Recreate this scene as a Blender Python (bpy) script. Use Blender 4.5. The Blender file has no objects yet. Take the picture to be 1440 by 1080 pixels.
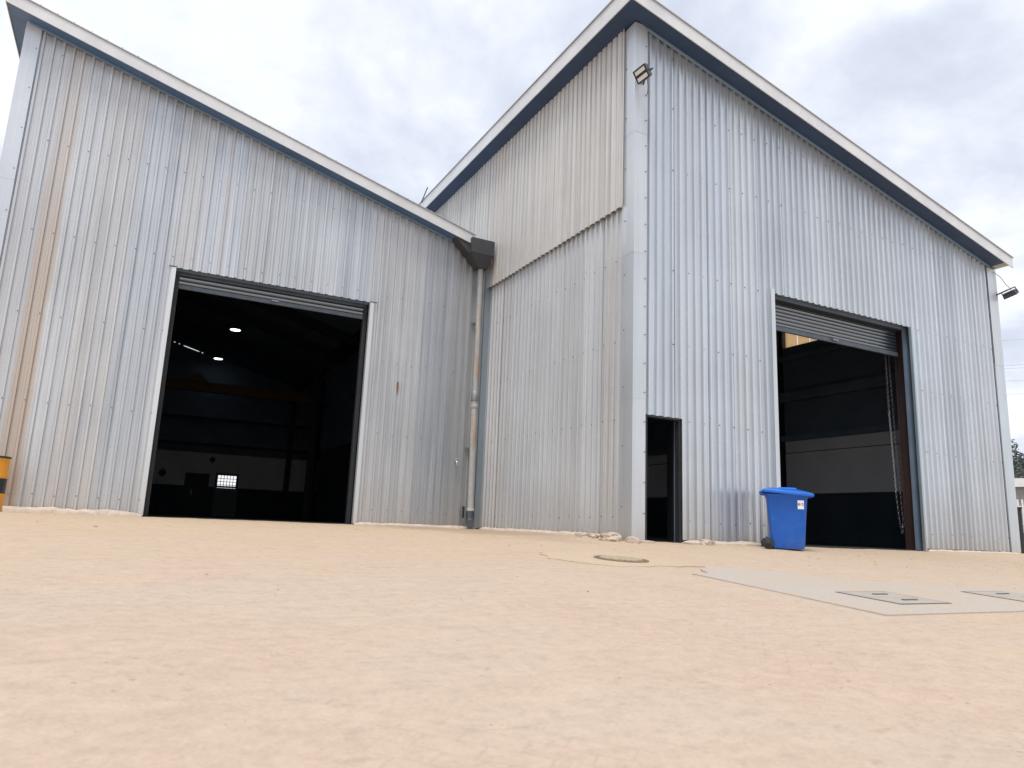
import bpy, bmesh, math, random
from mathutils import Vector, noise, Matrix
random.seed(11)
R = math.radians
S = bpy.context.scene
C = S.collection

# ------------------------------------------------------------------ camera
CAM = Vector((-7.224, -9.642, 0.17))
yaw, pitch, roll = R(27.127), R(11.077), R(2.349)
fw = Vector((math.sin(yaw)*math.cos(pitch), math.cos(yaw)*math.cos(pitch), math.sin(pitch)))
rt = Vector((math.cos(yaw), -math.sin(yaw), 0)); up = rt.cross(fw)
r2 = rt*math.cos(roll) + up*math.sin(roll); u2 = -rt*math.sin(roll) + up*math.cos(roll)
cd = bpy.data.cameras.new('camera'); cam = bpy.data.objects.new('camera', cd); C.objects.link(cam)
cam.matrix_world = Matrix(((r2.x, u2.x, -fw.x, CAM.x), (r2.y, u2.y, -fw.y, CAM.y), (r2.z, u2.z, -fw.z, CAM.z), (0, 0, 0, 1)))
cd.sensor_width = 36; cd.lens = 36*1017.14/1440; cd.clip_end = 3000; cd.clip_start = 0.05
cd.dof.use_dof = True; cd.dof.focus_distance = 13.0; cd.dof.aperture_fstop = 2.8
S.camera = cam

# ------------------------------------------------------------------ sky, sun, exposure
SUN_EL, SUN_AZ = R(65), R(222)          # azimuth clockwise from +Y
w = bpy.data.worlds.new('World'); S.world = w; w.use_nodes = True
nt = w.node_tree; nt.nodes.clear()
def N_(t, k, **kw):
    n = t.nodes.new(k)
    for a, b in kw.items(): setattr(n, a, b)
    return n
out = N_(nt, 'ShaderNodeOutputWorld'); bg = N_(nt, 'ShaderNodeBackground'); bg.inputs[1].default_value = 0.1
sky = N_(nt, 'ShaderNodeTexSky', sky_type='NISHITA', sun_disc=False, sun_elevation=SUN_EL, sun_rotation=SUN_AZ)
tc = N_(nt, 'ShaderNodeTexCoord'); sx = N_(nt, 'ShaderNodeSeparateXYZ'); nt.links.new(tc.outputs['Generated'], sx.inputs[0])
def wm(op, a, b):
    n = N_(nt, 'ShaderNodeMath', operation=op)
    for i, v in enumerate((a, b)):
        if isinstance(v, (int, float)): n.inputs[i].default_value = v
        else: nt.links.new(v, n.inputs[i])
    return n.outputs[0]
den = wm('ADD', wm('MAXIMUM', sx.outputs[2], 0.0), 0.22)
cx = N_(nt, 'ShaderNodeCombineXYZ')
nt.links.new(wm('DIVIDE', sx.outputs[0], den), cx.inputs[0]); nt.links.new(wm('DIVIDE', sx.outputs[1], den), cx.inputs[1])
n1 = N_(nt, 'ShaderNodeTexNoise'); n1.inputs['Scale'].default_value = 1.5; n1.inputs['Detail'].default_value = 7; n1.inputs['Roughness'].default_value = .55; n1.inputs['Distortion'].default_value = .35
n2 = N_(nt, 'ShaderNodeTexNoise'); n2.inputs['Scale'].default_value = 4.2; n2.inputs['Detail'].default_value = 6; n2.inputs['Roughness'].default_value = .6
nt.links.new(cx.outputs[0], n1.inputs[0]); nt.links.new(cx.outputs[0], n2.inputs[0])
mixn = wm('ADD', wm('MULTIPLY', n1.outputs[0], .75), wm('MULTIPLY', n2.outputs[0], .25))
rp = N_(nt, 'ShaderNodeValToRGB'); e = rp.color_ramp.elements
e[0].position = .30; e[0].color = (.54, .585, .69, 1); e[1].position = .62; e[1].color = (1, 1, 1, 1)
m = e.new(.43); m.color = (.72, .76, .85, 1); m = e.new(.52); m.color = (.93, .955, .99, 1)
nt.links.new(mixn, rp.inputs[0])
cl = N_(nt, 'ShaderNodeMix', data_type='RGBA', blend_type='MULTIPLY'); cl.inputs[0].default_value = 1
nt.links.new(rp.outputs[0], cl.inputs[6]); cl.inputs[7].default_value = (6.6, 6.65, 6.8, 1)
mx = N_(nt, 'ShaderNodeMix', data_type='RGBA'); mx.inputs[0].default_value = .93
nt.links.new(sky.outputs[0], mx.inputs[6]); nt.links.new(cl.outputs[2], mx.inputs[7])
nt.links.new(mx.outputs[2], bg.inputs[0]); nt.links.new(bg.outputs[0], out.inputs[0])
sl = bpy.data.lights.new('sun', 'SUN'); sl.energy = 1.5; sl.angle = R(18); sl.color = (1, .96, .9)
so = bpy.data.objects.new('sun', sl); C.objects.link(so)
sd = Vector((math.sin(SUN_AZ)*math.cos(SUN_EL), math.cos(SUN_AZ)*math.cos(SUN_EL), math.sin(SUN_EL)))
so.rotation_euler = sd.to_track_quat('Z', 'Y').to_euler()
S.view_settings.view_transform = 'Standard'; S.view_settings.look = 'None'
S.view_settings.exposure = 0.75; S.view_settings.gamma = 1; S.view_settings.use_curve_mapping = False
S.render.engine = 'CYCLES'

# ------------------------------------------------------------------ materials
def mat(name, col, rough=.6, metal=0., spec=.5):
    m = bpy.data.materials.new(name); m.use_nodes = True
    b = m.node_tree.nodes['Principled BSDF']
    b.inputs['Base Color'].default_value = (*col, 1); b.inputs['Roughness'].default_value = rough
    b.inputs['Metallic'].default_value = metal; b.inputs['Specular IOR Level'].default_value = spec
    return m
class NT:
    """small node-building helper for one material"""
    def __init__(s, m): s.m = m; s.t = m.node_tree; s.b = s.t.nodes['Principled BSDF']
    def n(s, k, **kw): return N_(s.t, k, **kw)
    def l(s, a, b): s.t.links.new(a, b)
    def put(s, sock, v):
        if isinstance(v, (int, float)): sock.default_value = v
        elif isinstance(v, tuple): sock.default_value = v if len(v) == 4 else (*v, 1)
        else: s.l(v, sock)
    def pos(s): return s.n('ShaderNodeNewGeometry').outputs['Position']
    def obj(s): return s.n('ShaderNodeTexCoord').outputs['Object']
    def scale(s, v, sc, loc=(0, 0, 0), rot=(0, 0, 0)):
        m = s.n('ShaderNodeMapping'); s.l(v, m.inputs[0]); m.inputs['Scale'].default_value = sc; m.inputs['Location'].default_value = loc; m.inputs['Rotation'].default_value = rot
        return m.outputs[0]
    def noise(s, v, sc, det=4, rough=.55, dist=0):
        n = s.n('ShaderNodeTexNoise'); s.l(v, n.inputs[0]); n.inputs['Scale'].default_value = sc
        n.inputs['Detail'].default_value = det; n.inputs['Roughness'].default_value = rough; n.inputs['Distortion'].default_value = dist
        return n.outputs[0]
    def ramp(s, f, pts):
        r = s.n('ShaderNodeValToRGB'); s.l(f, r.inputs[0]); el = r.color_ramp.elements
        while len(el) < len(pts): el.new(.5)
        for q, (p, c) in zip(el, pts):
            q.position = p; q.color = (c, c, c, 1) if isinstance(c, (int, float)) else (*c, 1)
        return r.outputs[0]
    def mix(s, f, a, b, mode='MIX'):
        m = s.n('ShaderNodeMix', data_type='RGBA', blend_type=mode)
        s.put(m.inputs[0], f); s.put(m.inputs[6], a); s.put(m.inputs[7], b)
        return m.outputs[2]
    def math(s, op, a, b=0.):
        m = s.n('ShaderNodeMath', operation=op); s.put(m.inputs[0], a); s.put(m.inputs[1], b); return m.outputs[0]
    def bump(s, h, strength=.2, dist=.01):
        b = s.n('ShaderNodeBump'); b.inputs['Strength'].default_value = strength; b.inputs['Distance'].default_value = dist
        s.l(h, b.inputs['Height']); s.l(b.outputs[0], s.b.inputs['Normal'])

def rough_mat(name, c1, c2, sc=6, rough=.6, metal=0, bump=.15, spec=.5, stretch=(1, 1, 1)):
    m = mat(name, c1, rough, metal, spec); t = NT(m)
    p = t.scale(t.obj(), stretch); n = t.noise(p, sc, 6, .6)
    t.l(t.mix(t.ramp(n, [(.35, 0.), (.65, 1.)]), c1, c2), t.b.inputs['Base Color'])
    if bump: t.bump(t.noise(p, sc*6, 3), bump, .004)
    return m

def galvanised(name, base, metal=.45, rough=.42, tan=(.50, .37, .25), bands=None, sk=1.):
    m = mat(name, base, rough, metal); t = NT(m)
    p = t.pos()
    st = t.noise(t.scale(p, (5, 5, .10)), 1.6, 5, .62)            # vertical weather streaks
    st2 = t.noise(t.scale(p, (26, 26, .35)), 1.0, 3, .6)
    pt = t.noise(p, .55, 4, .55)
    sp = t.noise(p, 70, 2, .6)
    oi = t.n('ShaderNodeObjectInfo')
    col = t.mix(1., base, oi.outputs['Color'], 'MULTIPLY')
    col = t.mix(1., col, t.ramp(st, [(.28, (1-.22*sk, 1-.21*sk, 1-.19*sk)), (.50, (.98, .98, .98)), (.72, (1+.10*sk, 1+.09*sk, 1+.07*sk))]), 'MULTIPLY')
    col = t.mix(1., col, t.ramp(st2, [(.30, 1-.12*sk), (.65, 1+.05*sk)]), 'MULTIPLY')
    col = t.mix(1., col, t.ramp(pt, [(.3, .93), (.7, 1.05)]), 'MULTIPLY')
    col = t.mix(1., col, t.ramp(sp, [(.3, .96), (.7, 1.04)]), 'MULTIPLY')
    tf = t.math('MULTIPLY', oi.outputs['Alpha'], t.ramp(st, [(.38, .15), (.62, 1.)]))
    if bands:
        xs = t.n('ShaderNodeSeparateXYZ'); t.l(p, xs.inputs[0])
        wob = t.math('MULTIPLY', t.math('SUBTRACT', t.noise(t.scale(p, (1, 1, .5)), 1.2, 3), .5), .16)
        f = t.math('DIVIDE', t.math('ADD', t.math('ADD', xs.outputs[0], 10.2), wob), 10.2)
        pts = [(0., 0.)]
        for a, b, v in bands:
            a = (a+10.2)/10.2; b = (b+10.2)/10.2; d = .0035
            pts += [(a-d, 0.), (a+d, v), (b-d, v), (b+d, 0.)]
        bf = t.math('MULTIPLY', t.ramp(f, pts), t.ramp(st2, [(.25, .55), (.6, 1.)]))
        zf = t.n('ShaderNodeSeparateXYZ'); t.l(p, zf.inputs[0])
        bf = t.math('MULTIPLY', bf, t.ramp(t.math('DIVIDE', zf.outputs[2], 10.), [(.25, 1.), (.55, .75), (.9, .35)]))
        tf = t.math('MAXIMUM', tf, bf)
    col = t.mix(tf, col, tan)
    zz = t.n('ShaderNodeSeparateXYZ'); t.l(p, zz.inputs[0])         # splash dirt just above the ground
    dirt = t.math('MULTIPLY', t.ramp(t.math('DIVIDE', zz.outputs[2], 1.2), [(0., .55), (.25, .22), (1., 0.)]), t.ramp(st2, [(.3, .3), (.6, 1.)]))
    col = t.mix(dirt, col, (.44, .36, .28))
    t.l(col, t.b.inputs['Base Color'])
    t.l(t.ramp(st, [(.3, rough+.16), (.7, rough-.05)]), t.b.inputs['Roughness'])
    t.bump(t.math('ADD', t.noise(p, 3.0, 3), t.math('MULTIPLY', sp, .15)), .10, .02)
    return m

M = {}
M['galv_left'] = galvanised('weathered_galvanised', (.60, .625, .655), .52, .34,
    bands=[(-9.80, -9.52, .22), (-9.40, -9.02, .72), (-8.62, -8.30, .16), (-7.02, -6.70, .22), (-6.28, -6.14, .30), (-5.84, -5.79, .4)])
M['galv'] = galvanised('galvanised', (.62, .66, .70), .68, .27, sk=.5)
M['galv_side'] = galvanised('galvanised_side', (.65, .67, .69), .48, .30, sk=.7)
M['galv_trim'] = galvanised('galvanised_trim', (.62, .655, .69), .5, .33, sk=.4)
M['beige'] = galvanised('beige_sheet', (.60, .60, .595), .18, .5, (.50, .42, .35))
M['fascia'] = rough_mat('fascia_paint', (.68, .70, .73), (.58, .60, .63), 1.6, .5, 0, .05)
M['soffit'] = rough_mat('soffit_shade_blue', (.085, .175, .35), (.07, .15, .30), 2, .5, 0, .05)  # grey soffit; bluish shadow tone put into the base colour
M['soffit2'] = rough_mat('soffit_shade_navy', (.034, .068, .145), (.028, .056, .12), 2, .5, 0, .05)  # right soffit: deeper shadow tone put into the base colour
M['trimline'] = mat('soffit_trim_paint', (.20, .29, .40), .5)
M['roof'] = mat('roof_sheet', (.45, .46, .47), .5, .3)
M['bolt'] = mat('bolt_dark', (.16, .17, .18), .5, .5)
M['washer'] = mat('washer', (.30, .32, .34), .5, .6)
M['slat'] = mat('shutter_slat', (.24, .27, .30), .22, .9)
M['rail'] = rough_mat('shutter_rail', (.12, .15, .18), (.09, .11, .14), 5, .5, .3)
M['lining'] = rough_mat('shade_lining', (.17, .23, .31), (.13, .18, .25), 1.5, .9, 0, 0, .2)  # added inner sheet; navy shade of the interior put into its colour
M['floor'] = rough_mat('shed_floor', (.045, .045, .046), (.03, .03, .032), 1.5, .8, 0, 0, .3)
M['whiteblock'] = rough_mat('painted_block', (.76, .78, .82), (.68, .71, .76), 1.2, .8, 0, .1, .3)
M['dado'] = rough_mat('dark_dado', (.06, .078, .10), (.045, .06, .08), 1.2, .8, 0, 0, .2)
M['darksteel'] = rough_mat('dark_steel', (.022, .026, .032), (.035, .035, .038), 4, .6, .2, 0)
M['redsteel'] = rough_mat('oxide_steel', (.026, .020, .025), (.070, .034, .024), 1.3, .6, .1, .1, .5, (1, 1, .4))
M['orange'] = rough_mat('crane_orange', (.11, .055, .018), (.08, .038, .015), 4, .5, 0, 0)
M['translucent'] = None
M['gutter'] = rough_mat('gutter_charcoal', (.060, .062, .072), (.05, .05, .06), 5, .55, .1)
M['black'] = mat('black_plastic', (.015, .016, .018), .45)
M['rubber'] = rough_mat('rubber', (.02, .02, .021), (.035, .033, .03), 20, .75)
M['blue'] = rough_mat('bin_blue', (.0, .10, .47), (.0, .088, .43), 8, .42, 0, .08)
def dusty(m, dust, z1):
    t = NT(m); p = t.obj(); src = t.b.inputs['Base Color'].links[0].from_socket
    xs = t.n('ShaderNodeSeparateXYZ'); t.l(p, xs.inputs[0])
    f = t.math('MULTIPLY', t.ramp(t.noise(p, 5, 6, .7, .5), [(.42, 0.), (.72, .28)]), t.ramp(t.math('DIVIDE', xs.outputs[2], z1), [(0., 1.), (.25, .45), (1., .2)]))
    sc = t.ramp(t.noise(t.scale(p, (30, 30, 3)), 1.5, 3), [(.66, 0.), (.70, .18)])
    t.l(t.mix(t.math('MAXIMUM', f, sc), src, dust), t.b.inputs['Base Color'])
dusty(M['blue'], (.16, .22, .40), 1.0)
M['bluelid'] = rough_mat('bin_lid_blue', (.010, .15, .62), (.008, .12, .54), 8, .32, 0, .12)
M['white'] = mat('white_sticker', (.8, .8, .82), .5)
M['ink'] = mat('ink', (.015, .015, .02), .6)
M['drum'] = rough_mat('drum_orange', (.78, .33, .025), (.70, .28, .02), 5, .4, 0, .1)
M['drumblack'] = rough_mat('drum_black', (.018, .025, .035), (.03, .035, .04), 6, .45, 0, .1)
M['cement'] = rough_mat('cement', (.60, .50, .41), (.46, .39, .32), 9, .95, 0, .5, .2)
M['stone'] = rough_mat('broken_concrete', (.55, .45, .36), (.40, .33, .27), 7, .95, 0, .6, .2)
M['lens'] = mat('lamp_lens', (.72, .74, .76), .15)
M['lampgrey'] = rough_mat('lamp_housing', (.07, .085, .10), (.10, .11, .12), 14, .45, .4)
M['cable'] = mat('cable', (.10, .10, .11), .6)
M['wire'] = mat('wire_grey', (.34, .35, .37), .6)
M['chain'] = mat('chain', (.40, .40, .42), .4, .8)
M['whitewall'] = rough_mat('white_render', (.74, .75, .76), (.66, .67, .69), 2, .7)
M['greywall'] = rough_mat('grey_render', (.34, .35, .36), (.28, .29, .30), 1.5, .8)
M['bark'] = rough_mat('bark', (.10, .075, .055), (.06, .05, .04), 8, .9, 0, .4)
M['hazed_leaf'] = rough_mat('hazed_leaf', (.105, .13, .12), (.08, .10, .095), .6, .6, 0, 0)  # distance haze put into the foliage colour as grey
M['brass'] = mat('tap_metal', (.62, .62, .60), .25, .9)
def emis(name, col, st):
    m = mat(name, col); b = m.node_tree.nodes['Principled BSDF']
    b.inputs['Emission Color'].default_value = (*col, 1); b.inputs['Emission Strength'].default_value = st
    return m
M['lamp'] = emis('lamp_glow', (.9, .95, 1.), 2.2)
# fibreglass roof-light sheet
m = bpy.data.materials.new('amber_fibreglass'); m.use_nodes = True; t = m.node_tree; t.nodes.clear()
o_ = N_(t, 'ShaderNodeOutputMaterial'); tr = N_(t, 'ShaderNodeBsdfTranslucent'); di = N_(t, 'ShaderNodeBsdfDiffuse'); mm = N_(t, 'ShaderNodeMixShader')
tr.inputs[0].default_value = (.92, .66, .36, 1); di.inputs[0].default_value = (.6, .42, .22, 1); mm.inputs[0].default_value = .2
t.links.new(tr.outputs[0], mm.inputs[1]); t.links.new(di.outputs[0], mm.inputs[2]); t.links.new(mm.outputs[0], o_.inputs[0]); M['translucent'] = m

# downpipe: grey plastic with rust runs
m = mat('downpipe_grey', (.40, .42, .43), .5); t = NT(m); p = t.pos()
n = t.noise(t.scale(p, (9, 9, 1.1)), 1.5, 4); n2_ = t.noise(p, 9, 4)
c_ = t.mix(t.ramp(n, [(.40, 0.), (.62, 1.)]), (.36, .395, .41), (.46, .43, .39))
rz = t.n('ShaderNodeSeparateXYZ'); t.l(p, rz.inputs[0])
rust = t.math('MULTIPLY', t.ramp(t.noise(t.scale(p, (7, 7, .55), (2.1, 0, .3)), 2.2, 3), [(.54, 0.), (.62, 1.)]), t.ramp(t.math('DIVIDE', rz.outputs[2], 6.), [(.0, .25), (.45, .8), (.75, .5), (.95, 0.)]))
c_ = t.mix(rust, c_, (.42, .22, .12)); c_ = t.mix(t.ramp(n2_, [(.3, .25), (.6, 0.)]), c_, (.2, .17, .14))
t.l(c_, t.b.inputs['Base Color']); M['pipe'] = m

# ground: sandy worn paving
m = mat('sandy_ground', (.55, .42, .31), .95, 0, .15); t = NT(m); p = t.pos()
big = t.noise(p, .22, 5, .6, .4); mid = t.noise(p, 1.1, 6, .62, .3); fine = t.noise(p, 13, 6, .68); grit = t.noise(p, 60, 4, .7)
col = t.mix(t.ramp(big, [(.36, 0.), (.64, 1.)]), (.500, .392, .298), (.492, .392, .310))
col = t.mix(t.ramp(mid, [(.42, 0.), (.68, .55)]), col, (.485, .372, .290))
col = t.mix(t.math('MULTIPLY', t.ramp(t.noise(p, .5, 5, .6, .5), [(.5, 0.), (.64, 1.)]), .4), col, (.48, .400, .325))
ys = t.n('ShaderNodeSeparateXYZ'); t.l(p, ys.inputs[0])
sand = t.ramp(t.math('ADD', t.math('DIVIDE', t.math('ADD', ys.outputs[1], 5.), 6.), t.math('MULTIPLY', t.math('SUBTRACT', t.noise(p, .9, 5, .6), .5), 1.2)), [(.2, 0.), (1., .75)])
col = t.mix(sand, col, (.505, .380, .258))
col = t.mix(1., col, t.ramp(t.noise(t.scale(p, (.7, 2.2, 1), (0, 0, 0), (0, 0, R(27))), 3.2, 6, .7, .6), [(.3, .94), (.5, 1.), (.7, 1.04)]), 'MULTIPLY')
col = t.mix(1., col, t.ramp(fine, [(.28, .88), (.5, 1.), (.72, 1.07)]), 'MULTIPLY')
col = t.mix(1., col, t.ramp(grit, [(.28, .88), (.5, 1.), (.75, 1.08)]), 'MULTIPLY')
# small dark debris specks and scuffs
spk = t.ramp(t.noise(t.scale(p, (1.0, 2.4, 1)), 5.5, 2, .5), [(.70, 0.), (.74, 1.)])
col = t.mix(t.math('MULTIPLY', spk, .2), col, (.22, .15, .11))
spk2 = t.ramp(t.noise(p, 17, 2, .5), [(.735, 0.), (.77, 1.)])
col = t.mix(t.math('MULTIPLY', spk2, .55), col, (.20, .14, .10))
# sand-filled paver joints that show through in patches
bt = t.n('ShaderNodeTexBrick'); t.l(t.scale(p, (1, 1, 1), (0, 0, 0), (0, 0, R(45))), bt.inputs['Vector'])
bt.inputs['Scale'].default_value = 1.; bt.inputs['Brick Width'].default_value = .2; bt.inputs['Row Height'].default_value = .1; bt.inputs['Mortar Size'].default_value = .006; bt.inputs['Mortar Smooth'].default_value = .6
jm = t.math('MULTIPLY', bt.outputs['Fac'], t.ramp(t.noise(p, .8, 4, .6), [(.45, 0.), (.62, 1.)]))
col = t.mix(t.math('MULTIPLY', jm, .21), col, (.34, .26, .20))
# damp brown stain spread from the downpipe outlet
xs = t.n('ShaderNodeSeparateXYZ'); t.l(p, xs.inputs[0])
dx = t.math('DIVIDE', t.math('ADD', xs.outputs[0], 1.7), 1.7); dy = t.math('DIVIDE', t.math('SUBTRACT', xs.outputs[1], 2.6), 3.4)
rr = t.math('ADD', t.math('MULTIPLY', dx, dx), t.math('MULTIPLY', dy, dy))
rr = t.math('ADD', rr, t.math('MULTIPLY', t.math('SUBTRACT', mid, .5), 1.6))
col = t.mix(t.ramp(rr, [(.25, .55), (1., 0.)]), col, (.30, .22, .165))
t.l(col, t.b.inputs['Base Color'])
h = t.math('ADD', t.math('ADD', t.math('MULTIPLY', fine, .5), t.math('MULTIPLY', grit, .16)), t.math('MULTIPLY', jm, -.25))
t.bump(h, .35, .012); M['ground'] = m
# smooth grey concrete slab
m = mat('slab_concrete', (.47, .44, .41), .9, 0, .2); t = NT(m); p = t.pos()
col = t.mix(t.ramp(t.noise(p, 1.6, 6, .65, .4), [(.40, 0.), (.66, 1.)]), (.445, .400, .355), (.475, .385, .305))
col = t.mix(1., col, t.ramp(t.noise(p, 30, 4, .6), [(.3, .92), (.7, 1.06)]), 'MULTIPLY')
t.l(col, t.b.inputs['Base Color']); t.bump(t.noise(p, 40, 4), .25, .004); M['slab'] = m
m = mat('patch_concrete', (.60, .50, .36), .95, 0, .2); t = NT(m); p = t.pos()
col = t.mix(t.ramp(t.noise(p, 1.6, 5, .6), [(.35, 0.), (.68, 1.)]), (.515, .408, .300), (.500, .388, .280))
t.l(t.mix(1., col, t.ramp(t.noise(p, 26, 4, .6), [(.3, .90), (.7, 1.06)]), 'MULTIPLY'), t.b.inputs['Base Color']); t.bump(t.noise(p, 30, 4), .3, .005); M['patch'] = m
M['iron'] = rough_mat('cover_iron', (.17, .125, .085), (.26, .19, .13), 14, .85, .1, .4)
M['coverfill'] = rough_mat('cover_concrete', (.42, .375, .33), (.37, .33, .285), 6, .9, 0, .3, .2)
M['coveredge'] = mat('cover_edge', (.13, .12, .115), .8)

# ------------------------------------------------------------------ helpers
class MB:
    def __init__(s): s.v = []; s.f = []
    def add(s, vs, fs):
        b = len(s.v); s.v += [tuple(x) for x in vs]; s.f += [tuple(i+b for i in q) for q in fs]
    def hexa(s, p):     # 8 points: bottom 4 ccw, top 4 ccw
        s.add(p, [(3, 2, 1, 0), (4, 5, 6, 7), (0, 1, 5, 4), (1, 2, 6, 5), (2, 3, 7, 6), (3, 0, 4, 7)])
    def box(s, a, b):
        x0, y0, z0 = [min(i, j) for i, j in zip(a, b)]; x1, y1, z1 = [max(i, j) for i, j in zip(a, b)]
        s.hexa([(x0, y0, z0), (x1, y0, z0), (x1, y1, z0), (x0, y1, z0), (x0, y0, z1), (x1, y0, z1), (x1, y1, z1), (x0, y1, z1)])
    def tube(s, pts, r, n=10, cap=True):
        pts = [Vector(p) for p in pts]; rs = r if isinstance(r, (list, tuple)) else [r]*len(pts)
        b = len(s.v); prev = None
        for i, p in enumerate(pts):
            d = (pts[min(i+1, len(pts)-1)]-pts[max(i-1, 0)]).normalized()
            a = prev if prev is not None else (Vector((0, 0, 1)) if abs(d.z) < .9 else Vector((1, 0, 0)))
            u = d.cross(a).normalized(); vv = u.cross(d).normalized(); prev = vv
            for k in range(n):
                q = 2*math.pi*k/n; s.v.append(tuple(p+u*math.cos(q)*rs[i]+vv*math.sin(q)*rs[i]))
        for i in range(len(pts)-1):
            for k in range(n):
                s.f.append((b+i*n+k, b+i*n+(k+1) % n, b+(i+1)*n+(k+1) % n, b+(i+1)*n+k))
        if cap:
            s.f.append(tuple(b+k for k in reversed(range(n)))); e_ = b+(len(pts)-1)*n; s.f.append(tuple(e_+k for k in range(n)))
    def lathe(s, prof, n=32, c=(0, 0, 0)):
        b = len(s.v)
        for r, z in prof:
            for k in range(n):
                q = 2*math.pi*k/n; s.v.append((c[0]+r*math.cos(q), c[1]+r*math.sin(q), c[2]+z))
        for i in range(len(prof)-1):
            for k in range(n):
                s.f.append((b+i*n+k, b+i*n+(k+1) % n, b+(i+1)*n+(k+1) % n, b+(i+1)*n+k))
        s.f.append(tuple(b+k for k in reversed(range(n)))); e_ = b+(len(prof)-1)*n; s.f.append(tuple(e_+k for k in range(n)))
    def build(s, name, m, parent=None, smooth=False, bevel=0, col=None):
        me = bpy.data.meshes.new(name)
        off = Vector(parent_world(parent)) if parent else Vector((0, 0, 0))
        me.from_pydata([tuple(Vector(v)-off) for v in s.v], [], s.f)
        if bevel or True:
            bm = bmesh.new(); bm.from_mesh(me); bmesh.ops.recalc_face_normals(bm, faces=bm.faces)
            if bevel: bmesh.ops.bevel(bm, geom=[e_ for e_ in bm.edges if e_.calc_face_angle(0) > .6], offset=bevel, segments=2, affect='EDGES', profile=.6)
            bm.to_mesh(me); bm.free()
        me.materials.append(m)
        if smooth:
            for p_ in me.polygons: p_.use_smooth = True
            me.set_sharp_from_angle(angle=R(smooth if smooth > 1 else 40))
        o = bpy.data.objects.new(name, me); C.objects.link(o)
        if parent: o.parent = parent
        if col: o.color = col
        return o
def parent_world(o):
    p = Vector((0, 0, 0))
    while o: p = p + o.location; o = o.parent
    return p
def thing(name, label, cat, loc=(0, 0, 0), rz=0, group=None):
    o = bpy.data.objects.new(name, None); C.objects.link(o); o.location = loc; o.rotation_euler = (0, 0, rz); o.empty_display_size = .2
    o['label'] = label; o['category'] = cat
    if group: o['group'] = group
    return o
def tag(o, label, cat, group=None):
    o['label'] = label; o['category'] = cat
    if group: o['group'] = group
    return o
def struct(o): o['kind'] = 'structure'; return o
def stuff(o): o['kind'] = 'stuff'; return o
def box(name, a, b, m, parent=None, bevel=0, col=None):
    k = MB(); k.box(a, b); return k.build(name, m, parent, bevel=bevel, col=col)
def nz(x, y, z=0., s=1.): return noise.noise(Vector((x*s, y*s, z*s)))

# ------------------------------------------------------------------ ground
def sm(a, b, x):
    q = max(0., min(1., (x-a)/(b-a))); return q*q*(3-2*q)
def gz(x, y):
    if y < 0: z = .06*y
    else: z = .06*(1-math.exp(-y))
    if y < -11: z = -.66 + .06*(y+11)*math.exp((y+11)/3.)*.3
    z = max(z, -.72)
    if y > 0 and x > -.2: z *= 1-sm(-.2, .0, x)
    z -= .22*sm(11.5, 26, x)
    return z
def ground_h(x, y):
    z = gz(x, y)
    d = math.hypot(x-CAM.x, y-CAM.y)
    inside = (y > .05 and -.02 < x < 10.9) or (y > 5.86 and -10.1 < x < .1)
    if d < 22 and not inside:
        k = 1-.8*(sm(-3.5, -2.3, x)*(1-sm(3.5, 4.5, x))*sm(-6.9, -6.2, y)*(1-sm(-4.4, -3.2, y)))-.0
        z += k*(.010*nz(x, y, 0, .9) + .007*nz(x, y, 5, 3.1) + .0035*nz(x, y, 9, 8.))
    if inside: z -= .02
    return z
def axis(lo, hi, d, far):
    a = [lo+i*d for i in range(int(round((hi-lo)/d))+1)]
    s_ = d; l = lo; h = hi; L = []; H = []
    while h < far: s_ *= 1.35; h += s_; H.append(h); l -= s_; L.append(l)
    return list(reversed(L))+a+H
xs_ = axis(-11, 12, .09, 900); ys_ = axis(-10.5, 6.6, .09, 900)
vs = [(x, y, ground_h(x, y)) for y in ys_ for x in xs_]
nx = len(xs_)
fs = [(j*nx+i, j*nx+i+1, (j+1)*nx+i+1, (j+1)*nx+i) for j in range(len(ys_)-1) for i in range(nx-1)]
g = MB(); g.v = vs; g.f = fs
go = g.build('ground', M['ground'], smooth=80); struct(go)

def sheet_on_ground(name, poly, m, lift, cell=.06):
    """flat slab piece: top follows the slope, skirt down into the ground"""
    bm = bmesh.new(); v = [bm.verts.new((x, y, 0)) for x, y in poly]; bm.faces.new(v)
    for k in range(70):
        pass
    x0 = min(a for a, b in poly); x1 = max(a for a, b in poly); y0 = min(b for a, b in poly); y1 = max(b for a, b in poly)
    for i in range(1, int((x1-x0)/.25)+1):
        bmesh.ops.bisect_plane(bm, geom=bm.verts[:]+bm.edges[:]+bm.faces[:], plane_co=(x0+i*.25, 0, 0), plane_no=(1, 0, 0))
    for i in range(1, int((y1-y0)/.25)+1):
        bmesh.ops.bisect_plane(bm, geom=bm.verts[:]+bm.edges[:]+bm.faces[:], plane_co=(0, y0+i*.25, 0), plane_no=(0, 1, 0))
    for q in bm.verts: q.co.z = gz(q.co.x, q.co.y)+lift
    r = bmesh.ops.extrude_face_region(bm, geom=bm.faces[:])
    for q in r['geom']:
        if isinstance(q, bmesh.types.BMVert): q.co.z -= .08
    bmesh.ops.recalc_face_normals(bm, faces=bm.faces)
    me = bpy.data.meshes.new(name); bm.to_mesh(me); bm.free(); me.materials.append(m)
    o = bpy.data.objects.new(name, me); C.objects.link(o); struct(o); return o
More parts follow.
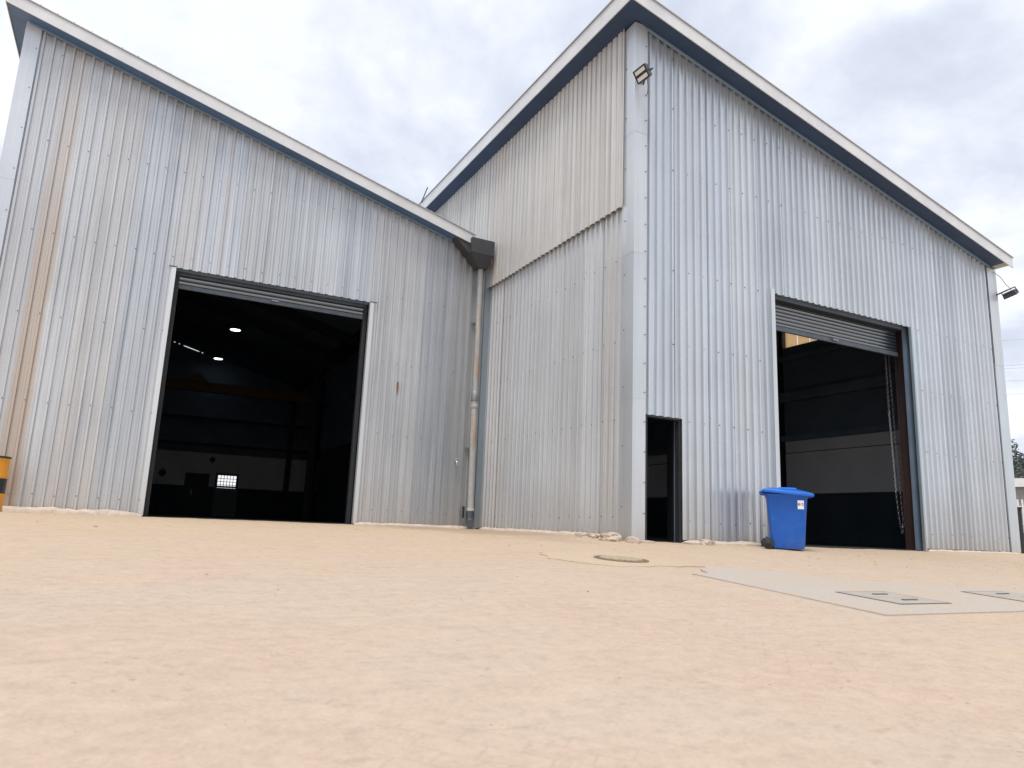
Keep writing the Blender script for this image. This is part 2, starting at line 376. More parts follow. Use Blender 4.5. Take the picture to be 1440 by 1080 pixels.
def ragged(pts, amp, n, seed):
    """insert wavering points along each edge"""
    o = []
    for i, (a, b) in enumerate(zip(pts, pts[1:]+pts[:1])):
        k = n if i in seed else 1
        for j in range(k):
            f_ = j/k; x = a[0]+(b[0]-a[0])*f_; y = a[1]+(b[1]-a[1])*f_
            if k > 1 and j: x += amp*nz(x*5, y*5, 3); y += amp*nz(x*5, y*5, 8)
            o.append((x, y))
    return o
sheet_on_ground('concrete_slab', ragged([(-2.26, -6.06), (3.6, -6.06), (3.6, -5.0), (1.6, -4.85), (.75, -4.75), (-.3, -4.25), (-1.1, -3.55), (-1.5, -3.35), (-2.17, -3.95)], .16, 14, {3, 4, 5, 6, 7}), M['slab'], .010)
sheet_on_ground('concrete_patch', ragged([(-3.15, -2.75), (-2.75, -3.35), (-1.45, -3.28), (-1.33, -2.0), (-1.9, -1.8), (-2.9, -2.1)], .10, 10, {0, 1, 4, 5}), M['patch'], .008)

# ------------------------------------------------------------------ corrugated cladding
PITCH = .1715
def prof(u0, u1, inv=False):
    pts = []
    k = math.floor(u0/PITCH)-1
    while k*PITCH < u1+PITCH:
        b = k*PITCH
        seq = ((.0, 0), (.050, .0), (.052, .003), (.060, .003), (.062, 0), (.1035, 0), (.1165, .041), (.1545, .041), (.1675, 0))
        for a, h_ in seq: pts.append((b+a, (.041-h_) if inv else h_))
        k += 1
    def at(u):
        for (a, p_), (b, q_) in zip(pts, pts[1:]):
            if a <= u <= b: return p_+(q_-p_)*((u-a)/max(b-a, 1e-6))
        return 0
    return [(u0, at(u0))]+[(a, h_) for a, h_ in pts if u0+1e-4 < a < u1-1e-4]+[(u1, at(u1))], at
def clad(parent, P, U, Nn, u0, u1, zb, zt, holes, m, tintf, inv=False, w0=0., name='cladding_sheet', width=.686, seed=0):
    """row of separate profiled sheets; P origin (x,y), U along, Nn outward"""
    U = Vector(U); Nn = Vector(Nn); res = []; i = 0; a = u0
    while a < u1-.02:
        b = min(a+width, u1); e_ = min(b+.055, u1)
        cuts = sorted({a, e_} | {h for hh in holes for h in hh[:2] if a < h < e_})
        k = MB(); lift = w0+.0022*(i % 2)+.0012*(i % 3); tilt = random.uniform(-.004, .004)
        for c0, c1 in zip(cuts, cuts[1:]):
            mid_ = (c0+c1)/2; segs = [(zb, None)]
            for h0, h1, z0, z1 in holes:
                if h0 < mid_ < h1: segs = [(z1, None)] if z0 <= zb+.01 else segs
            pr, at = prof(c0, c1, inv)
            for s0, _ in segs:
                rows = max(2, int((zt(mid_)-s0)/.42)); base = len(k.v)
                for r_ in range(rows+1):
                    for u, h_ in pr:
                        z = s0+(zt(u)-s0)*r_/rows
                        jag = .006*nz(u*9, 3.1, i) if r_ == 0 else 0
                        d_ = .005*nz(u*1.7, z*.55, seed) + .003*nz(u*5, z*1.3, seed+4)
                        wv = lift+h_+d_+tilt*(u-a)/width*2
                        p3 = Vector((P[0], P[1], 0))+Vector((U.x, U.y, 0))*u+Vector((Nn.x, Nn.y, 0))*wv
                        k.v.append((p3.x, p3.y, z+jag))
                n_ = len(pr)
                for r_ in range(rows):
                    for q in range(n_-1):
                        k.f.append((base+r_*n_+q, base+r_*n_+q+1, base+(r_+1)*n_+q+1, base+(r_+1)*n_+q))
        o = k.build(name, m, parent, smooth=20, col=tintf(i, (a+b)/2)); res.append(o)
        a = b; i += 1
    return res
def screws(parent, P, U, Nn, u0, u1, zs, zt, holes, step=2, w0=.042, skip=.0):
    U = Vector((*U, 0)); Nn = Vector((*Nn, 0)); k = MB()
    i0 = math.ceil((u0-.1365)/PITCH)
    for zi, z in enumerate(zs):
        for i in range(i0, i0+400):
            u = i*PITCH+.1365
            if u > u1: break
            if (i+zi*0) % step: continue
            if z > zt(u)-.12 or any(h0-.03 < u < h1+.03 and z < z1+.03 for h0, h1, z0, z1 in holes): continue
            if random.random() < skip: continue
            zz_ = z+random.uniform(-.02, .02)
            c_ = Vector((P[0], P[1], zz_))+U*(u+random.uniform(-.006, .006))+Nn*w0
            for rad, d0, d1 in ((.012, 0, .004), (.0075, .004, .012)):
                b = len(k.v)
                for d_ in (d0, d1):
                    for q in range(6):
                        an = math.pi/3*q; p_ = c_+U*math.cos(an)*rad+Vector((0, 0, 1))*math.sin(an)*rad+Nn*d_; k.v.append(tuple(p_))
                for q in range(6): k.f.append((b+q, b+(q+1) % 6, b+6+(q+1) % 6, b+6+q))
                k.f.append(tuple(b+6+q for q in range(6)))
    o = k.build('screws', M['bolt'], parent); stuff(o); return o

def wall(name, m, parent, P, U, u0, u1, zb, zt, holes, w0, w1, Nn, ucuts=()):
    """solid wall with openings, slanted top; one hexahedron per cell"""
    U = Vector((*U, 0)); Nn = Vector((*Nn, 0)); k = MB()
    cuts = sorted({u0, u1} | {h for hh in holes for h in hh[:2] if u0 < h < u1} | set(ucuts))
    def pt(u, z, w_): p_ = Vector((P[0], P[1], z))+U*u+Nn*w_; return tuple(p_)
    for a, b in zip(cuts, cuts[1:]):
        mid_ = (a+b)/2; spans = []; z = zb
        for h0, h1, z0, z1 in sorted(holes, key=lambda h: h[2]):
            if h0 < mid_ < h1:
                if z0 > z: spans.append((z, z0))
                z = z1
        spans.append((z, None))
        for s0, s1 in spans:
            ta, tb = (zt(a), zt(b)) if s1 is None else (s1, s1)
            k.hexa([pt(a, s0, w0), pt(b, s0, w0), pt(b, s0, w1), pt(a, s0, w1), pt(a, ta, w0), pt(b, tb, w0), pt(b, tb, w1), pt(a, ta, w1)])
    return k.build(name, m, parent)
def slope_slab(name, m, parent, x0, x1, y0, y1, zf, t0, t1, bevel=0):
    k = MB()
    k.hexa([(x0, y0, zf(x0)+t0), (x1, y0, zf(x1)+t0), (x1, y1, zf(x1)+t0), (x0, y1, zf(x0)+t0),
            (x0, y0, zf(x0)+t1), (x1, y0, zf(x1)+t1), (x1, y1, zf(x1)+t1), (x0, y1, zf(x0)+t1)])
    return k.build(name, m, parent, bevel=bevel)
def pieces(n0, n1, L):
    n = max(1, round(abs(n1-n0)/L)); return [(n0+(n1-n0)*i/n, n0+(n1-n0)*(i+1)/n) for i in range(n)]

# ================================================================== LEFT SHED
ZL = lambda x: 6.58-.2715*x
YL = 5.81; YB = 28.2
LS = thing('corrugated_shed', 'set back shed at left, weathered sheeting with tan streaks, wide dark doorway and downpipe', 'shed', (-5, YL, .05), 0, 'corrugated metal sheds')
LD = (-7.0, -2.97, -1, 4.98)
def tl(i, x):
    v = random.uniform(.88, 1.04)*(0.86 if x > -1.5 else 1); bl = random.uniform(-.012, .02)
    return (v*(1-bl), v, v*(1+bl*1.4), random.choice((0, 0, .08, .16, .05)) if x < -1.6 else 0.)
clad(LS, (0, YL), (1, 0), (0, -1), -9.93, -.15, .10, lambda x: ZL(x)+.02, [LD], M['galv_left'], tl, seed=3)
screws(LS, (0, YL), (1, 0), (0, -1), -9.8, -.35, (.37, 2.03, 3.64, 5.2, 7.0, 8.8), ZL, [LD], skip=.05)
# corner trims
for z0, z1 in ((.1, 3.1), (3.08, 6.1), (6.08, 9.3)):
    k = MB(); d = .002*(z0 > 1)+.002*(z0 > 5)
    zt_ = min(z1, 9.25)
    k.hexa([(-10.12-d, YL-.055-d, z0), (-9.86, YL-.055-d, z0), (-9.86, YL-.048-d, z0), (-10.12-d, YL-.048-d, z0),
            (-10.12-d, YL-.055-d, zt_+(.07 if z1 > 9 else 0)), (-9.86, YL-.055-d, zt_), (-9.86, YL-.048-d, zt_), (-10.12-d, YL-.048-d, zt_+(.07 if z1 > 9 else 0))])
    k.box((-10.12-d, YL-.0475-d, z0), (-10.113-d, YL+.25, zt_)); k.box((-9.866, YL-.0475-d, z0), (-9.86, YL-.004, zt_-.06))
    k.build('corner_trim', M['galv_trim'], LS, col=(1, 1, 1.02, 0))
k = MB()
for z in [.5+i*.83 for i in range(11)]:
    for q in (-9.90,):
        k.tube([(q, YL-.056, z), (q, YL-.066, z)], .011, 6)
stuff(k.build('trim_screws', M['bolt'], LS))
# flashing in the internal corner behind the downpipe
k = MB(); k.box((-.17, YL-.045, .08), (-.003, YL-.035, 6.5)); k.build('corner_flashing', M['galv_trim'], LS, col=(.62, .70, .74, 0))
# door jamb trims and header
for x0, x1 in ((-7.065, -6.985), (-2.985, -2.905)):
    k = MB(); k.box((x0, YL-.052, .08), (x1, YL-.044, 4.97)); inn = x1 if x0 < -5 else x0
    k.box((inn-.004, YL-.044, .08), (inn+.004, YL+.055, 4.97)); k.build('door_trim', M['galv_trim'], LS, col=(1.12, 1.1, 1.08, 0))
for a, b in ((-7.12, -6.97), (-2.99, -2.83)): box('drip_flashing', (a, YL-.062, 4.98), (b, YL-.03, 4.993), M['rail'], LS)
# dark liner added to keep the inside dark, and inner structure
DKW = [(-7.0, -2.97, -1, 4.95)]
wall('added_wall_lining', M['lining'], LS, (0, YL), (1, 0), -10.08, -.02, -.05, lambda x: ZL(x)-.02, DKW, .06, .14, (0, 1))
BH = [(-3.70, -2.66, -1, 2.10), (-5.05, -4.0, -1, 2.02)]
gap = lambda x: ZL(x)-(.11 if -7.4 < x < -4.55 else .02)
wall('added_wall_lining', M['lining'], LS, (0, YB), (1, 0), -10.08, 4.0, 3.02, lambda x: 6.61 if x > -.03 else ZL(x)+(.006 if x > -4.7 or x < -7.42 else -.06), [], 0, .2, (0, 1), ucuts=(-7.45, -7.40, -4.72, -4.67, -.035, -.025))
wall('block_wall', M['whiteblock'], LS, (0, YB), (1, 0), -10.08, 4.0, 1.42, lambda x: 3.02, [(-3.70, -2.66, 1.3, 2.10), (-5.05, -4.0, 1.3, 2.02)], -.02, .2, (0, 1))
wall('block_wall', M['dado'], LS, (0, YB), (1, 0), -10.08, 4.0, -.05, lambda x: 1.42, [(-3.70, -2.66, -.06, 1.5), (-5.05, -4.0, -.06, 1.5)], -.02, .2, (0, 1))
wall('added_wall_lining', M['lining'], LS, (-10.06, 0), (0, 1), YL+.1, YB+.2, -.05, lambda y: ZL(-10.06)-.02, [], 0, .12, (1, 0))
wall('added_wall_lining', M['lining'], LS, (-.02, 0), (0, 1), YL+.1, 22.5, 3.0, lambda y: 6.5, [], 0, -.1, (1, 0))
wall('block_wall', M['dado'], LS, (-.02, 0), (0, 1), YL+.1, 22.5, -.05, lambda y: 3.0, [], 0, -.1, (1, 0))
wall('added_wall_lining', M['lining'], LS, (4.0, 0), (0, 1), 13.4, YB+.2, -.05, lambda y: 6.6, [], 0, .15, (1, 0))
wall('added_wall_lining', M['lining'], LS, (0, 13.5), (1, 0), 0.1, 4.0, -.05, lambda y: 6.6, [], .0, .12, (0, 1))
box('roof_panel', (-.045, 13.4, 6.6), (4.15, YB+.25, 6.72), M['roof'], LS)
for a, b in ((-7.5, -6.98), (-6.45, -6.30), (-6.24, -6.08), (-6.03, -5.85), (-5.13, -5.02), (-4.95, -4.60)): slope_slab('closure_strip', M['lining'], LS, a, b, YB-.02, YB+.1, ZL, -.12, .004)
# roof, soffits, fascia
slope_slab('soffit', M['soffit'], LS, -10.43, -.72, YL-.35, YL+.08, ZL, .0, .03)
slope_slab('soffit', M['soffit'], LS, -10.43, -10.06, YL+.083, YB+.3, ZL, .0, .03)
slope_slab('roof_panel', M['lining'], LS, -10.055, -.05, YL+.083, YB+.15, ZL, .0, .03)
slope_slab('roof_panel', M['roof'], LS, -10.43, -.60, YL-.35, YB+.3, ZL, .034, .19)
slope_slab('soffit_trim', M['trimline'], LS, -10.06, -.95, YL-.075, YL-.040, ZL, -.045, -.004)
fp = pieces(-10.45, -.68, 3.2)
for i, (a, b) in enumerate(fp):
    d = .003*(i % 2)
    slope_slab('fascia_board', M['fascia'], LS, a, b+.03, YL-.372-d, YL-.353-d, ZL, -.012, .225)
slope_slab('fascia_flashing', M['roof'], LS, -10.47, -.66, YL-.395, YL-.30, ZL, .232, .25)
k = MB()
for i in range(34):
    x = -10.2+i*.29+random.uniform(-.03, .03); k.tube([(x, YL-.36, ZL(x)+.25), (x, YL-.36, ZL(x)+.278)], .011, 6)
stuff(k.build('roof_bolts', M['washer'], LS))
slope_slab('fascia_board', M['fascia'], LS, -10.45, -10.435, YL-.352, YB+.3, ZL, -.012, .225)
# roller shutter
RS = box('roller_shutter', (-6.98, YL+.20, 4.90), (-2.99, YL+.60, 5.35), M['rail'], LS)
for i in range(2):
    k = MB(); z = 4.90-.095*i; pr = [(.0, 0), (-.030, -.012), (-.040, -.047), (-.030, -.08), (0, -.0945)]
    for x in (-6.96, -3.01): k.v += [(x, YL+.24+a, z+b) for a, b in pr]
    k.f += [(j, j+1, j+6, j+5) for j in range(4)]
    k.build('slat', M['slat'], RS, smooth=60)
box('bottom_rail', (-6.96, YL+.20, 4.622), (-3.01, YL+.255, 4.708), M['rail'], RS, bevel=.006)
box('lock_hasp', (-5.08, YL+.165, 4.675), (-4.93, YL+.199, 4.71), M['slat'], RS, bevel=.004)
for x in (-6.98, -3.07): box('guide_rail', (x, YL+.17, .06), (x+.085, YL+.29, 4.9), M['darksteel'], RS)
# downpipe, gutter and hopper
GB = box('box_gutter', (-.77, YL-.47, 6.53), (-.17, 20, 6.90), M['gutter'], LS, bevel=.006)
k = MB()
k.hexa([(-.54, YL-.36, 6.23), (-.27, YL-.36, 6.23), (-.27, YL-.10, 6.23), (-.54, YL-.10, 6.23), (-.785, YL-.485, 6.535), (-.19, YL-.485, 6.535), (-.19, YL-.05, 6.535), (-.785, YL-.05, 6.535)])
k.box((-.79, YL-.495, 6.515), (-.185, YL-.472, 6.55)); k.build('rain_hopper', M['gutter'], LS)
k = MB(); k.hexa([(-1.12, YL-.34, 6.84), (-.565, YL-.34, 6.33), (-.565, YL-.06, 6.30), (-1.12, YL-.06, 6.84), (-1.12, YL-.34, 6.88), (-.565, YL-.34, 6.74), (-.565, YL-.06, 6.73), (-1.12, YL-.06, 6.88)])
k.build('soffit_shade_wedge', M['gutter'], LS)  # dark wedge standing in for the soffit shadow beside the hopper
px, py = -.385, YL-.20
DP = MB(); DP.tube([(px-.005, py, 6.30), (px+.008, py, 4.6), (px+.012, py, 3.12)], .066, 20); dpo = DP.build('downpipe', M['pipe'], LS, smooth=40)
k = MB(); k.tube([(px+.012, py, 3.16), (px+.045, py, .42)], .076, 20); k.build('lower_section', M['pipe'], dpo, smooth=40)
for z, r_, h_ in ((3.10, .090, .11), (2.86, .084, .05), (.46, .088, .06)):
    xx = px+.012+(.033*(3.12-z)/2.7 if z < 3.1 else 0)
    k = MB(); k.lathe([(r_-.008, -h_), (r_, -h_+.012), (r_, h_-.012), (r_-.008, h_)], 20, (xx, py, z)); k.build('pipe_collar', M['washer'] if z > 3 else M['pipe'], dpo, smooth=40)
for z in (1.9, 4.9):
    k = MB(); k.box((px-.10, py+.05, z-.02), (px+.11, py+.165, z+.02)); k.build('pipe_bracket', M['washer'], dpo)
# outlet elbow: hollow mouth facing the yard
k = MB(); ex, ey = px+.045, py; ox, oy = -.40, -.917
pe = [(ex, ey, .46)]
for i in range(8):
    a = R(90)*i/7; q = .13*(1-math.cos(a)); pe.append((ex+ox*q, ey+oy*q, .30-.13*math.sin(a)))
pe.append((ex+ox*.17, ey+oy*.17, .168))
k.tube(pe, .094, 20, cap=False); b = len(k.v)
k.tube([pe[-1], (ex+ox*.03, ey+oy*.03, .172)], .080, 20, cap=False)
for q in range(20): k.f.append((b-20+q, b-20+(q+1) % 20, b+(q+1) % 20, b+q))
k.f.append(tuple(b+20+q for q in range(20)))
k.build('pipe_outlet', M['lampgrey'], dpo, smooth=40)
k = MB(); k.box((px-.115, py+.03, .30), (px-.085, py+.1, .56)); k.build('pipe_bracket', M['darksteel'], dpo)
# inner doors in the back wall
D1 = box('inner_door', (-5.06, YB-.026, -.02), (-3.99, YB+.05, 2.03), rough_mat('door_dark', (.03, .045, .06), (.025, .035, .05), 3, .6, 0, 0), LS)
box('handle', (-4.75, YB-.07, 1.0), (-4.70, YB-.0265, 1.25), M['washer'], D1)
D2m = rough_mat('door_grey', (.17, .18, .19), (.14, .15, .16), 3, .6, 0, 0)
D2 = wall('inner_door', D2m, LS, (0, YB), (1, 0), -3.71, -2.65, -.02, lambda x: 2.11, [(-3.60, -2.76, 1.40, 2.0)], -.026, .05, (0, 1))
for i in range(1, 6): box('window_bar', (-3.60+.14*i-.012, YB-.006, 1.40), (-3.60+.14*i+.012, YB+.03, 2.0), M['darksteel'], D2)
for i in range(1, 4): box('window_bar', (-3.60, YB-.010, 1.40+.15*i-.012), (-2.76, YB+.034, 1.40+.15*i+.012), M['darksteel'], D2)
# inner columns, purlins
for x, y in ((-.55, 27.2), (.65, 26.8), (-.9, 20.5), (-9.7, 20.5), (-9.7, 13.), (1.6, 26.5)):
    k = MB(); k.box((x-.11, y-.13, .06), (x+.11, y-.11, 6.4)); k.box((x-.11, y+.11, .06), (x+.11, y+.13, 6.4)); k.box((x-.01, y-.109, .06), (x+.01, y+.109, 6.4)); k.build('steel_column', M['darksteel'], LS)
for y in (9.5, 13., 16., 18.8, 23.6):
    k = MB(); slopez = ZL
    k.hexa([(-10, y-.08, ZL(-10)-.38), (-.15, y-.08, ZL(-.15)-.38), (-.15, y+.08, ZL(-.15)-.38), (-10, y+.08, ZL(-10)-.38), (-10, y-.08, ZL(-10)-.005), (-.15, y-.08, ZL(-.15)-.005), (-.15, y+.08, ZL(-.15)-.005), (-10, y+.08, ZL(-10)-.005)])
    k.build('roof_rafter', M['darksteel'], LS)
for z in (3.35, 4.6): box('wall_rail', (-9.9, YB-.12, z), (3.9, YB-.001, z+.14), M['darksteel'], LS)
# things inside the left shed
CR = thing('overhead_crane', 'orange overhead crane beam spanning the dark inside of the left shed', 'crane', (-5, 22, 4.9))
k = MB(); k.box((-9.6, 21.88, 5.02), (-.6, 22.12, 5.06)); k.box((-9.6, 21.88, 5.38), (-.6, 22.12, 5.42)); k.box((-9.6, 21.98, 5.06), (-.6, 22.02, 5.38)); k.build('bridge_beam', M['orange'], CR)
k = MB(); k.hexa([(-5.9, 21.8, 5.42), (-5.0, 21.8, 5.42), (-5.0, 22.2, 5.42), (-5.9, 22.2, 5.42), (-5.55, 21.8, 5.72), (-5.35, 21.8, 5.72), (-5.35, 22.2, 5.72), (-5.55, 22.2, 5.72)]); k.build('trolley', M['orange'], CR)
for x in (-9.75, -.62): box('end_carriage', (x, 21.2, 5.0), (x+.15, 22.8, 5.3), M['orange'], CR)
for i, (x, y, z, lb) in enumerate(((-4.31, 20.8, 7.5, 'round ceiling lamp glowing white inside left shed, nearer and higher of two'), (-4.33, 27.0, 7.46, 'round ceiling lamp glowing white inside left shed, farther and lower of two'))):
    h_ = thing('ceiling_lamp', lb, 'lamp', (x, y, z), 0, 'ceiling lamps in the left shed')
    k = MB(); k.lathe([(.03, .32), (.05, .12), (.20, .03), (.22, .0)], 20, (x, y, z)); k.build('lamp_shade', M['darksteel'], h_, smooth=40)
    k = MB(); k.lathe([(.19, -.012), (.20, .0)], 20, (x, y, z-.004)); k.build('diffuser', M['lamp'], h_)
    k = MB(); k.tube([(x, y, z+.32), (x, y, z+.48)], .012, 6); k.build('hanger', M['darksteel'], h_)
for x, z, r_, lb in ((-6.05, 1.95, .16, 'small round wall fan beside dark inner door of left shed'), (-3.95, 2.72, .13, 'small dark fitting high on white band above barred inner window')):
    o = thing('wall_fitting', lb, 'fitting', (x, YB-.05, z))
    k = MB(); k.tube([(x, YB-.10, z), (x, YB-.022, z)], r_, 14); k.build('housing', M['darksteel'], o)
    k = MB(); k.box((x-.02, YB-.13, z-r_-.05), (x+.02, YB-.101, z+r_+.05)); k.build('bracket', M['darksteel'], o)
struct(box('floor', (-10.06, YL+.05, .02), (-.1, YB+.3, .066), M['floor']))
struct(box('floor', (-.099, 13.6, .02), (3.99, YB+.3, .066), M['floor']))

# ================================================================== RIGHT SHED
ZR = lambda x: 9.4-.2405*x
XR = 10.85; YD = 13.4
RSD = thing('corrugated_shed', 'taller near shed at right with beige upper side sheeting, small doorway and half raised shutter', 'shed', (5.4, 0, 0), 0, 'corrugated metal sheds')
SD = (.25, 1.0, -1, 2.085); BD = (3.30, 7.42, -1, 4.79)
def tr_(i, x):
    v = random.uniform(.90, 1.05); bl = random.uniform(-.015, .012); return (v*(1-bl), v, v*(1+bl), 0.)
clad(RSD, (0, 0), (1, 0), (0, -1), .20, 10.52, .05, lambda x: ZR(x)+.02, [SD, BD], M['galv'], tr_, seed=9)
screws(RSD, (0, 0), (1, 0), (0, -1), .5, 10.45, (.36, 2.05, 3.4, 4.75, 6.67, 7.9, 8.95), ZR, [SD, BD], skip=.04)
# side wall: lower galvanised sheets, upper beige sheets lapped over them
clad(RSD, (0, 0), (0, 1), (-1, 0), .26, YL-.02, .09, lambda y: 5.95, [], M['galv_side'], lambda i, y: (*[random.uniform(.95, 1.05)]*3, random.choice((0, .05, .12, .0, .18))), seed=21)
screws(RSD, (0, 0), (0, 1), (-1, 0), .3, YL-.2, (.37, 2.03, 3.4, 4.87), lambda y: 5.9, [], skip=.05)
clad(RSD, (0, 0), (0, 1), (-1, 0), .24, YD, 5.86, lambda y: 9.44, [], M['beige'], lambda i, y: (*[random.uniform(.95, 1.03)]*3, random.choice((.0, .06, .1, .02))+(.35 if 4.9 < y < 5.9 else 0)), inv=True, w0=.052, seed=31)
# corner trim in lapped lengths
for i, (z0, z1) in enumerate(((-.01, 2.35), (2.33, 4.92), (4.90, 7.20), (7.18, 9.41))):
    k = MB(); d = .0025*i; rows = 9
    for r_ in range(rows+1):
        z = z0+(z1-z0)*r_/rows; dent = (.022*nz(z*2.2, 3.3)+.014*nz(z*6, 1.3)) if z < 2.2 else .003*nz(z*1.5, 2)
        zt0 = z if r_ < rows or i < 3 else 9.38
        for (x, y, s_) in ((-.045-d, .30, 0), (-.052-d, .27, 0), (-.055-d, .12, dent*.5), (-.055-d, -.054-d, 0), (.09, -.056-d, dent), (.18, -.055-d, dent*.7), (.215, -.052-d, 0), (.24, -.004-d, 0)):
            if i >= 2 and y > .25: pass
            k.v.append((x, y-s_ if y < .0 and x > 0 else y, zt0) if y < 0 else (x-s_, y, zt0))
    for r_ in range(rows):
        for q in range(7): k.f.append((r_*8+q, r_*8+q+1, (r_+1)*8+q+1, (r_+1)*8+q))
    k.build('corner_trim', M['galv_trim'], RSD, smooth=30, col=((.95, .96, .97, 0), (.93, .95, .96, 0), (.98, .98, .98, 0), (.95, .96, .98, 0))[i])
k = MB()
for i in range(18):
    z = .45+i*.5
    k.tube([(.185, -.066, z), (.185, -.076, z)], .011, 6)
    if i % 2 == 0: k.tube([(-.066, .2, z+.1), (-.076, .2, z+.1)], .011, 6)
stuff(k.build('trim_screws', M['bolt'], RSD))
k = MB(); k.box((10.51, -.050, .03), (10.868, -.042, 4.4)); k.box((10.861, -.0419, .03), (10.868, .2, 4.4)); k.build('corner_trim', M['galv_trim'], RSD, col=(.95, 1, 1.02, 0))
k = MB(); k.box((10.508, -.054, 4.37), (10.871, -.0505, 6.80)); k.box((10.8681, -.0504, 4.37), (10.8715, .2, 6.80)); k.build('corner_trim', M['galv_trim'], RSD, col=(1.02, 1.02, 1.03, 0))
box('corner_seal', (10.485, -.041, .04), (10.512, -.03, 6.85), M['washer'], RSD)
# door trims
k = MB(); k.box((7.415, -.058, .0), (7.465, -.05, 4.79)); k.box((7.411, -.049, .0), (7.419, .0, 4.79)); k.build('door_trim', M['galv_trim'], RSD, col=(.62, .72, .76, 0))
k = MB(); k.box((3.20, -.058, .04), (3.300, -.05, 4.86)); k.box((3.292, -.049, .04), (3.300, .14, 4.78)); k.build('door_trim', M['galv_trim'], RSD, col=(1, 1.02, 1.02, 0))
SF = wall('small_door', M['darksteel'], RSD, (0, 0), (1, 0), .245, 1.005, -.05, lambda x: 2.10, [(.285, .965, -1, 2.06)], -.01, .10, (0, 1))
k = MB(); k.hexa([(.975, .09, .02), (1.285, .70, .02), (1.33, .68, .02), (1.02, .068, .02), (.975, .09, 2.05), (1.285, .70, 2.05), (1.33, .68, 2.05), (1.02, .068, 2.05)])
k.build('door_leaf', M['darksteel'], SF)
# dark liner added to darken the inside and close light leaks
OP = [(.25, 1.0, -1, 2.08), (3.30, 7.42, -1, 4.76)]
wall('added_wall_lining', M['lining'], RSD, (0, 0), (1, 0), .02, 10.8, -.05, lambda x: ZR(x)-.02, OP, .11, .17, (0, 1))
wall('added_wall_lining', M['lining'], RSD, (.02, 0), (0, 1), .18, YD, -.05, lambda y: 9.38, [], 0, .06, (1, 0))
wall('added_wall_lining', M['lining'], RSD, (0, YD), (1, 0), .02, 10.8, 3.07, lambda x: ZR(x)-.02, [], 0, -.1, (0, 1))
wall('block_wall', M['whiteblock'], RSD, (0, YD), (1, 0), .02, 10.8, 1.46, lambda x: 3.07, [], 0, -.1, (0, 1))
wall('block_wall', M['dado'], RSD, (0, YD), (1, 0), .02, 10.8, -.05, lambda x: 1.46, [], 0, -.1, (0, 1))
wall('added_wall_lining', rough_mat('shade_lining_dim', (.15, .20, .27), (.12, .165, .23), 1.2, .9, 0, 0, .2), RSD, (10.68, 0), (0, 1), .18, YD-.1, 3.07, lambda y: ZR(10.68)-.02, [(5.0, 6.4, 6.08, 6.78)], 0, .1, (1, 0))  # side liner colour carries the bluish shade of the interior
bw = wall('block_wall', M['whiteblock'], RSD, (10.62, 0), (0, 1), .18, YD-.1, 1.46, lambda y: 3.07, [], 0, .16, (1, 0))
wall('block_wall', M['dado'], RSD, (10.62, 0), (0, 1), .18, YD-.1, -.05, lambda y: 1.46, [], 0, .16, (1, 0))
box('block_course', (10.612, .18, 2.70), (10.6195, YD-.1, 2.72), M['dado'], RSD)
for y in (6.45, 10.9):
    k = MB(); k.box((10.36, y-.1, .02), (10.38, y+.1, 6.75)); k.box((10.58, y-.1, .02), (10.60, y+.1, 6.75)); k.box((10.381, y-.01, .02), (10.579, y+.01, 6.75)); k.build('steel_column', M['darksteel'], RSD)
for z, d in ((3.07, .16), (4.3, .30), (5.6, .16)): box('wall_rail', (10.50, .18, z), (10.679, YD-.1, z+d), M['lining'], RSD)
wall('cladding_sheet', M['galv'], RSD, (XR, 0), (0, 1), .19, YD, .0, lambda y: 6.75, [(5.0, 6.4, 6.08, 6.74)], -.005, 0, (1, 0))
for a, b in ((5.0, 5.45), (5.47, 5.92), (5.94, 6.4)):
    k = MB(); pts = 13
    for i in range(pts):
        y = a+(b-a)*i/(pts-1); x = 10.80+.012*math.cos(i*math.pi)
        k.v += [(x, y, 6.06), (x, y, 6.78)]
    for i in range(pts-1): k.f.append((i*2, i*2+2, i*2+3, i*2+1))
    k.build('roof_light_sheet', M['translucent'], RSD)
# gable truss seen through the top of the doorway
k = MB()
for a, b in (((9.4, 6.45, 5.2), (10.5, 6.45, 6.4)), ((9.4, 6.45, 5.2), (9.4, 6.45, 6.8)), ((9.4, 6.45, 5.2), (8.4, 6.45, 6.9)), ((10.5, 6.45, 5.2), (.5, 6.45, 7.2))): k.tube([a, b], .035, 6)
k.build('roof_truss', M['darksteel'], RSD)
# roof, soffits, fascia
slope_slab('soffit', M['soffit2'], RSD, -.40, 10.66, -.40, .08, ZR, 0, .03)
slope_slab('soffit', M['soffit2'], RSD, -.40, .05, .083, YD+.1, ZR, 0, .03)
slope_slab('roof_panel', M['lining'], RSD, .053, 10.9, .083, YD+.1, ZR, 0, .03)
slope_slab('roof_panel', M['roof'], RSD, -.40, 10.88, -.40, YD+.1, ZR, .034, .20)
slope_slab('soffit_trim', M['trimline'], RSD, .22, 10.6, -.080, -.045, ZR, -.045, -.004)
for i, (a, b) in enumerate(pieces(-.42, 10.95, 3.6)):
    d = .003*(i % 2); slope_slab('fascia_board', M['fascia'], RSD, a, b+.03 if b < 10.9 else b, -.422-d, -.403-d, ZR, -.015, .235)
slope_slab('fascia_flashing', M['roof'], RSD, -.45, 10.97, -.445, -.35, ZR, .242, .26)
zt0 = ZR(-.42)
for i, (a, b) in enumerate(pieces(-.40, YD+.1, 3.6)):
    box('fascia_board', (-.422-.003*(i % 2), a, zt0-.015), (-.403-.003*(i % 2), b+.03, zt0+.31), M['fascia'], RSD)
box('fascia_flashing', (-.45, -.43, zt0+.318), (-.36, YD+.1, zt0+.335), M['roof'], RSD)
k = MB()
